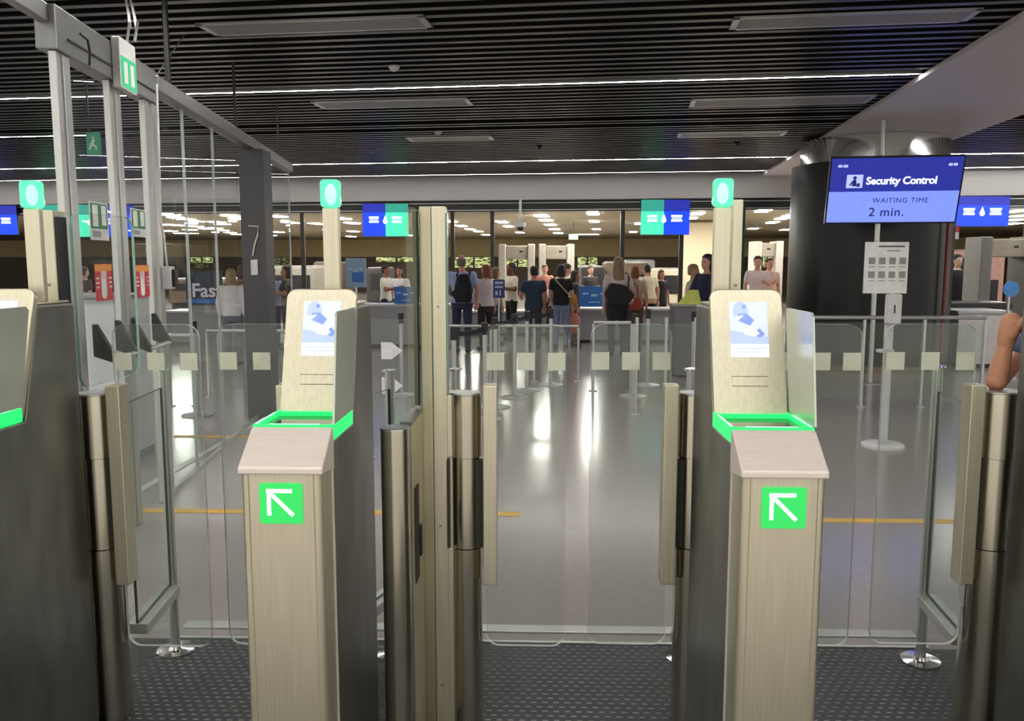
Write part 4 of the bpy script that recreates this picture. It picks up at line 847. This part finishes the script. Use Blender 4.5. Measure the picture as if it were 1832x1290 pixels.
# ------------------------------------------------------------------ people
def cloth(c): return mat('cloth_%d_%d_%d' % c, c, .8, 0, .1, (8, 8, 8))
def skin(c): return mat('skin_%d_%d_%d' % c, c, .5, 0, .04, (8, 8, 8))
def hairm(c): return mat('hair_%d_%d_%d' % c, c, .55, 0, .25, (30, 30, 6))
def person(px, ytop, d, face, label, top=(200, 200, 200), bot=(40, 42, 52), sk=(206, 160, 136), hair=(60, 44, 34), style='short', sleeve='short',
           lean=0.0, L=None, R=None, H=None, at=None, slim=1.0, fist=False, shoes=(30, 30, 32), build_w=1.0, vox=.014, headturn=0, hem=.90, skirt=False, crouch=0):
    p = V(at) if at else W(px, ytop, d)
    H = H or max(1.46, p.z + .004); s = H / 1.75; bw = build_w
    r = root('person', (p.x, p.y, 0), label, 'person')
    M = Matrix.Translation((p.x, p.y, at[2] + .004 if at else 0)) @ Matrix.Rotation(math.radians(face), 4, 'Z') @ Matrix.Scale(s, 4)
    LM = Matrix.Translation((0, 0, .95)) @ Matrix.Rotation(lean, 4, 'X') @ Matrix.Translation((0, 0, -.95))
    sh = {1: V((.185 * bw, .0, 1.42)), -1: V((-.185 * bw, .0, 1.42))}
    arms = {1: L or ((.235, .03, 1.15), (.235, -.04, .90)), -1: R or ((-.235, .03, 1.15), (-.235, -.04, .90))}
    legs = {k: [V((.095 * k, 0, .93)), V((.105 * k, -.015, .50)), V((.105 * k, .03, .085))] for k in (1, -1)}
    def torso(mb, f, z0, z1):
        prof = [(.80, .155, .105), (.90, .178 * bw, .118), (.98, .168 * bw, .115), (1.10, .148 * bw, .103), (1.22, .162 * bw, .112), (1.34, .182 * bw, .115), (1.41, .165 * bw, .092), (1.455, .105, .07), (1.475, .062, .058)]
        rings = [((0, .005, z), a + f, b + f) for z, a, b in prof if z0 <= z <= z1]
        return mb.loft(rings, 20)
    def arm(mb, k, f, frac, hand=False):
        e, w = V(arms[k][0]), V(arms[k][1]); a = sh[k] + V((-.012 * k, 0, -.02))
        if frac <= 1: mb.caps(a, a.lerp(e, frac), .058 * slim + f, (.058 - .014 * frac) * slim + f)
        else: mb.caps(a, e, .058 * slim + f, .045 * slim + f); mb.caps(e, e.lerp(w, frac - 1), .045 * slim + f, .045 * slim + f - .013 * (frac - 1))
        if hand:
            dv = (w - e).normalized(); mb.caps(e, e.lerp(w, .35), .041 * slim, .043 * slim); mb.caps(e.lerp(w, .35), w, .043 * slim, .027 * (1 + slim) / 2)
            sd = dv.cross(V((0, 1, 0)) if abs(dv.y) < .9 else V((0, 0, 1))).normalized(); nr = sd.cross(dv).normalized()
            mb.caps(w + dv * .01, w + dv * .075, .030, .034, 10)
            for i, ln in enumerate((.066, .078, .073, .056)):
                if fist:
                    b0 = w + dv * .078 + sd * (-.030 + .020 * i); b1 = b0 + nr * .042 + dv * .006; mb.caps(b0, b1, .0105, .010, 8); mb.caps(b1, b1 - dv * .034 + nr * .004, .010, .009, 8); continue
                b0 = w + dv * .085 + sd * (-.030 + .020 * i); b1 = b0 + dv * ln * .55 + nr * .008; mb.caps(b0, b1, .0098, .009, 8); mb.caps(b1, b1 + dv * ln * .45 + nr * .018, .009, .0075, 8)
            tb = w + dv * .03 - sd * .032 * 1; mb.caps(tb, tb + dv * .035 - sd * .02, .0115, .010, 8); mb.caps(tb + dv * .035 - sd * .02, tb + dv * .065 - sd * .022 + nr * .008, .010, .008, 8)
    HM = LM @ Matrix.Translation((0, 0, 1.5)) @ Matrix.Rotation(headturn, 4, 'Z') @ Matrix.Rotation(-lean * .5, 4, 'X') @ Matrix.Translation((0, 0, -1.5))
    body = torso(MB(), 0, .8, 1.5)
    for k in (1, -1): arm(body, k, 0, 1, True)
    body.caps((0, .012, 1.44), (0, -.005, 1.54), .056, .053)
    body.xf(LM)
    hd = MB().loft([((0, -.005 + .012 * t, 1.515 + .235 * q), max(.076 * a, 1e-3), max(.095 * b, 1e-3)) for q, a, b, t in ((0, .25, .3, -3), (.04, .5, .52, -2.6), (.14, .72, .74, -1.6), (.3, .9, .9, -.6), (.5, 1.0, 1.0, 0), (.7, 1.0, 1.02, .4), (.85, .82, .86, .6), (.95, .5, .55, .7), (1, .06, .06, .8))], 18)
    hd.caps((0, -.10, 1.635), (0, -.112, 1.605), .010, .015, 8)
    for k in (1, -1): hd.ell((.078 * k, .005, 1.625), .010, .02, .032, 8, 6)
    hd.ell((0, -.096, 1.572), .024, .012, .009, 8, 6)
    body.v += []; hd.xf(HM); body.add(hd.v, hd.f)
    lg = MB()
    for k in (1, -1): lg.caps(legs[k][0], legs[k][1], .088, .055); lg.caps(legs[k][1], legs[k][2], .056, .038); lg.caps(legs[k][2], legs[k][2] + V((0, -.11, -.045)), .04, .032)
    body.add(lg.v, lg.f)
    bo = build(body.xf(M), 'body', skin(sk), r, remesh=vox * .8)
    # shirt
    m = torso(MB(), .012, hem, 1.46)
    for k in (1, -1):
        if sleeve: arm(m, k, .012, {'short': .62, 'long': 1.93}[sleeve])
    build(m.xf(LM).xf(M), 'shirt', cloth(top), r, remesh=vox)
    m = torso(MB(), .008, .8, .99)
    if skirt: m.loft([((0, 0, .96), .17, .12), ((0, 0, .75), .21, .16), ((0, 0, .5), .23, .19)], 20)
    else:
        for k in (1, -1): m.caps(legs[k][0], legs[k][1], .099, .070); m.caps(legs[k][1], legs[k][2] + V((0, 0, .03)), .070, .058)
    build(m.xf(M), 'skirt' if skirt else 'trousers', cloth(bot), r, remesh=vox)
    for k in (1, -1):
        build(MB().caps(legs[k][2] + V((0, .01, -.035)), legs[k][2] + V((0, -.15, -.047)), .050, .038).xf(M), 'shoe', cloth(shoes), r, smooth=True)
    # hair
    m = MB()
    if style == 'bald': m.loft([((0, .036, 1.55), .062, .05), ((0, .030, 1.60), .083, .076), ((0, .03, 1.66), .086, .08), ((0, .03, 1.69), .078, .072)], 18)
    else:
        m.loft([((0, .020, 1.635), .083, .088), ((0, .017, 1.67), .088, .098), ((0, .010, 1.715), .083, .098), ((0, .008, 1.745), .062, .074), ((0, .008, 1.765), .03, .035)], 18)
        m.loft([((0, .045, 1.56), .066, .05), ((0, .035, 1.62), .083, .074), ((0, .03, 1.68), .085, .08)], 18)
        if style == 'bob': m.loft([((0, .04, 1.49), .088, .07), ((0, .035, 1.56), .098, .078), ((0, .03, 1.64), .095, .085)], 18)
        if style == 'long': m.loft([((0, .09, 1.26), .07, .03), ((0, .085, 1.36), .105, .045), ((0, .06, 1.48), .108, .066), ((0, .035, 1.60), .1, .08), ((0, .03, 1.66), .092, .085)], 18)
        if style == 'pony': m.caps((0, .10, 1.66), (0, .16, 1.60), .03, .035); m.caps((0, .16, 1.60), (0, .15, 1.44), .035, .014)
    build(m.xf(HM).xf(M), 'hair', hairm(hair), r, remesh=vox * .8)
    if abs(((face + 180) % 360) - 180) < 110:
        for k in (1, -1):
            build(MB().ell((.031 * k, -.0885, 1.638), .012, .008, .008, 10, 8).xf(HM).xf(M), 'eye', mat('eye_dark', (40, 34, 30), .2), bo, smooth=True)
        build(MB().ell((0, -.103, 1.571), .022, .008, .005, 10, 8).xf(HM).xf(M), 'mouth', mat('lips', (160, 92, 84), .5), bo, smooth=True)
    return r, M @ LM, M
def item(mb, name, m, label, cat, loc, **k): return tag(build(mb, name, m, loc=loc, **k), label, cat)
UPL = ((.23, -.10, 1.18), (.14, -.30, 1.22)); UPR = ((-.23, -.10, 1.18), (-.14, -.30, 1.22))
person(690, 475, 16.9, 75, 'person in white shirt and dark trousers in profile, left of the blue poster', (232, 226, 214), (34, 38, 60), (150, 100, 76), (26, 22, 22), 'short', L=UPL, R=UPR)
person(715, 482, 17.4, -8, 'smiling dark-haired person in white top behind the blue poster, left', (236, 236, 238), (60, 60, 66), (176, 122, 96), (34, 24, 22), 'bob')
r9, T, M = person(826, 457, 14.4, 172, 'grey-haired man in pale blue shirt with black backpack, right of the tall steel post', (168, 182, 226), (42, 46, 74), (214, 158, 140), (120, 108, 98), 'bald', build_w=1.16, L=((.29, -.03, 1.17), (.38, -.24, 1.06)), R=((-.28, .0, 1.15), (-.25, -.06, .92)))
bp = MB().loft([((-.07, .20, .92), .14, .085), ((-.07, .21, 1.02), .165, .10), ((-.07, .205, 1.22), .155, .09), ((-.07, .19, 1.36), .12, .07), ((-.07, .17, 1.42), .06, .04)], 20).xf(T)
rb = root('backpack', T @ V((-.07, .2, .92)), 'black backpack on the back of the man in pale blue shirt', 'backpack')
b0 = build(bp, 'bag', cloth((24, 24, 28)), rb, smooth=True)
for k in (-.16, .06): build(MB().tube([V((k, .15, 1.38)), V((k, .03, 1.475)), V((k, -.10, 1.41)), V((k, -.145, 1.28)), V((k * 1.05, -.10, 1.1)), V((k, .1, 1.0))], .016).xf(T), 'strap', cloth((20, 20, 24)), b0, smooth=True)
build(MB().loft([((-.07, .285, .96), .11, .03), ((.03, .30, 1.08), .12, .03), ((-.07, .285, 1.18), .1, .02)], 16).xf(T), 'front_pocket', cloth((34, 34, 36)), b0, smooth=True)
person(869, 474, 14.9, 215, 'auburn-haired woman in white blouse, right of the black backpack', (232, 220, 214), (52, 40, 44), (214, 168, 146), (128, 66, 38), 'bob', 'long', L=((.23, -.05, 1.16), (.20, -.22, .95)))
person(887, 481, 15.8, 120, 'brown-haired person facing right, half hidden by the auburn-haired woman', (150, 140, 150), (50, 50, 60), (206, 160, 130), (112, 84, 52), 'bob')
person(915, 471, 16.6, -60, 'dark-skinned person in white shirt and black trousers with arms crossed', (228, 218, 200), (22, 22, 26), (112, 66, 46), (24, 20, 20), 'short', L=((.25, -.04, 1.16), (-.02, -.20, 1.20)), R=((-.25, -.04, 1.16), (.02, -.24, 1.16)), build_w=1.06)
person(955, 477, 15.1, 190, 'dark-haired man in dark blue shirt seen from behind, left of the stooping person', (48, 66, 86), (60, 62, 74), (196, 140, 118), (30, 26, 24), 'short', build_w=1.1, L=((.27, -.04, 1.16), (.22, -.26, 1.08)))
person(984, 487, 16.7, 100, 'stooping person in white shirt bending over behind the woman in jeans', (222, 208, 194), (50, 46, 46), (206, 150, 128), (72, 50, 38), 'short', lean=.62, H=1.62, L=((.20, -.12, 1.16), (.16, -.28, 1.0)))
r9, T, M = person(1004, 477, 15.2, 176, 'dark-haired woman in black top and jeans, seen from behind', (30, 28, 34), (126, 140, 176), (208, 160, 134), (30, 20, 24), 'bob', H=1.52, L=((.22, .02, 1.16), (.20, -.12, .98)))
rb = root('shoulder_bag', T @ V((-.2, .0, .95)), 'mustard shoulder bag at the hip of the woman in jeans', 'bag')
q = build(MB().ell((-.25, -.02, 1.02), .09, .08, .10, 16, 10).xf(T), 'bag', cloth((186, 140, 50)), rb, smooth=True)
build(MB().tube([(-.21, .06, 1.08), (-.06, .135, 1.25), (.08, .12, 1.40), (.12, .02, 1.475), (.06, -.12, 1.38), (-.08, -.14, 1.22), (-.22, -.06, 1.08)], .013).xf(T), 'strap', cloth((206, 186, 150)), q, smooth=True)
p = W(1025, 577, 15.25)
rb = root('pink_backpack', (p.x, p.y, p.z - .2), 'pinkish brown backpack hanging beside the woman in jeans', 'backpack')
build(MB().loft([(p - Z1 * .19, .10, .08), (p - Z1 * .08, .135, .1), (p + Z1 * .08, .125, .09), (p + Z1 * .17, .07, .05)], 16), 'bag', cloth((186, 124, 108)), rb, smooth=True)
build(MB().tube([p + Z1 * .16 + X1 * -.05, p + Z1 * .26 + X1 * -.04, p + Z1 * .30, p + Z1 * .26 + X1 * .04, p + Z1 * .16 + X1 * .05], .012), 'handle', cloth((110, 70, 60)), rb, smooth=True)
person(1029, 497, 15.6, 90, 'small person with brown legs beside the woman in jeans, mostly hidden by the pink backpack', (60, 60, 66), (112, 84, 70), (190, 140, 116), (70, 56, 46), 'bob', H=1.40)
r9, T, M = person(1106, 461, 14.0, 186, 'woman with long blonde hair and big black shoulder bag, seen from behind', (226, 208, 204), (58, 64, 88), (216, 172, 150), (150, 126, 92), 'long', 'short', R=((-.25, .02, 1.16), (-.28, -.16, 1.02)))
rb = root('black_shoulder_bag', T @ V((0, .2, 1.0)), 'big black bag on the back of the long-haired blonde woman', 'bag')
q = build(MB().plate([(-.27, -.02), (-.14, -.20), (.16, -.16), (.24, .0), (.15, .18), (-.10, .14)], T @ V((0.02, .25, 1.12)), -(M.to_3x3() @ X1).normalized() * -1, Z1, .12), 'bag', cloth((44, 44, 44)), rb, bevel=.03)
build(MB().tube([(-.14, .21, 1.2), (-.18, .10, 1.40), (-.16, -.02, 1.475), (-.14, -.13, 1.36), (-.1, -.14, 1.24)], .014).xf(T), 'strap', cloth((30, 30, 34)), q, smooth=True)
rb = root('tied_jacket', T @ V((0, 0, .9)), 'dark navy jacket tied round the waist of the blonde woman', 'jacket')
build(MB().loft([((0, .03, .66), .19, .15), ((0, .03, .80), .215, .165), ((0, .02, .98), .20, .15), ((0, .02, 1.05), .18, .135)], 20).xf(M), 'jacket_body', cloth((26, 28, 40)), rb, smooth=True)
r9, T, M = person(1137, 476, 15.0, 165, 'auburn-haired woman in beige top with red bag, right of the blonde woman', (206, 186, 160), (96, 70, 66), (214, 164, 142), (136, 74, 44), 'bob', 'short')
rb = root('red_bag', T @ V((-.02, .2, .9)), 'faded red bag carried by the auburn-haired woman in beige', 'bag')
q = build(MB().loft([((-.01, .21, .86), .14, .07), ((-.01, .22, .97), .17, .085), ((-.01, .2, 1.10), .13, .06)], 16).xf(T), 'bag', cloth((176, 74, 62)), rb, smooth=True)
build(MB().tube([(-.1, .2, 1.10), (-.06, .16, 1.35), (.0, .13, 1.40), (.06, .16, 1.35), (.1, .2, 1.10)], .011).xf(T), 'strap', cloth((120, 50, 46)), q, smooth=True)
person(1163, 473, 17.35, 200, 'person in cream shirt and black trousers stooping behind the desk, right of the red bag', (216, 204, 172), (22, 22, 24), (190, 140, 118), (36, 32, 30), 'short', lean=.25)
person(1183, 508, 18.5, 30, 'brown-haired person bent low at the desk, right of the cream shirt', (28, 26, 28), (30, 30, 32), (180, 130, 110), (98, 60, 34), 'bob', H=1.38)
person(1241, 474, 13.2, 60, 'person in white top behind the yellow folder, facing the dark-haired woman', (226, 216, 200), (70, 66, 66), (206, 150, 128), (170, 140, 110), 'short')
person(1266, 456, 12.6, -58, 'dark-haired woman in navy jacket beside the right kiosk post', (34, 38, 66), (30, 32, 44), (206, 158, 136), (52, 36, 32), 'long', 'long', R=((-.23, -.10, 1.16), (-.10, -.30, 1.06)), L=((.23, -.10, 1.16), (.10, -.32, 1.04)))
person(1356, 459, 16.8, -10, 'person in pale pink shirt right of the right kiosk post, left one of two', (226, 204, 202), (60, 54, 56), (206, 150, 130), (40, 30, 28), 'short', L=UPL)
person(1377, 462, 17.4, 14, 'person in rosy beige shirt right of the right kiosk post, right one of two', (216, 182, 168), (60, 54, 56), (206, 150, 130), (60, 36, 30), 'short', R=UPR)
person(512, 481, 14.6, -62, 'brown-haired woman in black vest leaning on the counter, left of the left arrow kiosk', (34, 32, 36), (50, 50, 60), (196, 142, 112), (56, 38, 32), 'bob', 'short', L=UPL, R=UPR, H=1.5)
person(486, 484, 15.4, 165, 'person in pale blue shirt right of the dark square column', (178, 190, 220), (60, 60, 70), (206, 160, 140), (70, 58, 50), 'short', build_w=1.12)
person(432, 476, 14.2, 200, 'tan-armed brown-haired person behind the glass wall, right of the white blouse', (150, 112, 90), (80, 84, 96), (196, 146, 116), (92, 62, 44), 'bob', 'short')
person(413, 482, 12.6, 185, 'person in white blouse in front of the dark lane banner', (226, 222, 224), (104, 108, 122), (206, 164, 140), (150, 132, 96), 'bob', 'long')
person(1714, 456, 16.4, 10, 'person in black top behind the counter, right of the thin red pole', (30, 28, 32), (30, 30, 34), (206, 170, 150), (30, 26, 26), 'short')
for px, yt, d, f, tp, hr, lb in ((440, 480, 17, 170, (70, 74, 96), (60, 46, 36), 'distant person in slate top behind the dark square column'), (150, 478, 16, 150, (92, 70, 72), (70, 46, 36), 'person in dark brownish top behind the sliding door portal, left of the red sticker'), (975, 474, 19.5, 5, (190, 130, 110), (90, 66, 50), 'person in salmon top far behind between the two detector arches'), (1057, 480, 19.8, 20, (54, 50, 52), (50, 40, 34), 'person in dark top far behind the blue poster')):
    person(px, yt, d, f, lb, tp, (50, 50, 56), (206, 158, 136), hr, 'short')
# the traveller at the right edge whose elbow rests on the gate column
e = V((W(1783, 672, 2.76).x, 2.76, W(1786, 701, GATE_D).z + .026)); hnd = W(1799, 618, 2.76)
base = V((e.x + .37, 2.98, ZM))
f = -90
Mi = (Matrix.Translation(base) @ Matrix.Rotation(math.radians(f), 4, 'Z') @ Matrix.Scale(1.70 / 1.75, 4)).inverted()
le, lw = Mi @ e, Mi @ hnd
person(0, 0, 0, f, 'traveller at the right picture edge, bare forearm resting on the steel gate column', (70, 84, 120), (54, 58, 72), (206, 146, 112), (60, 44, 36), 'short', at=tuple(base), H=1.70, R=(tuple(le), tuple(lw)), vox=.006, slim=.74, fist=True)
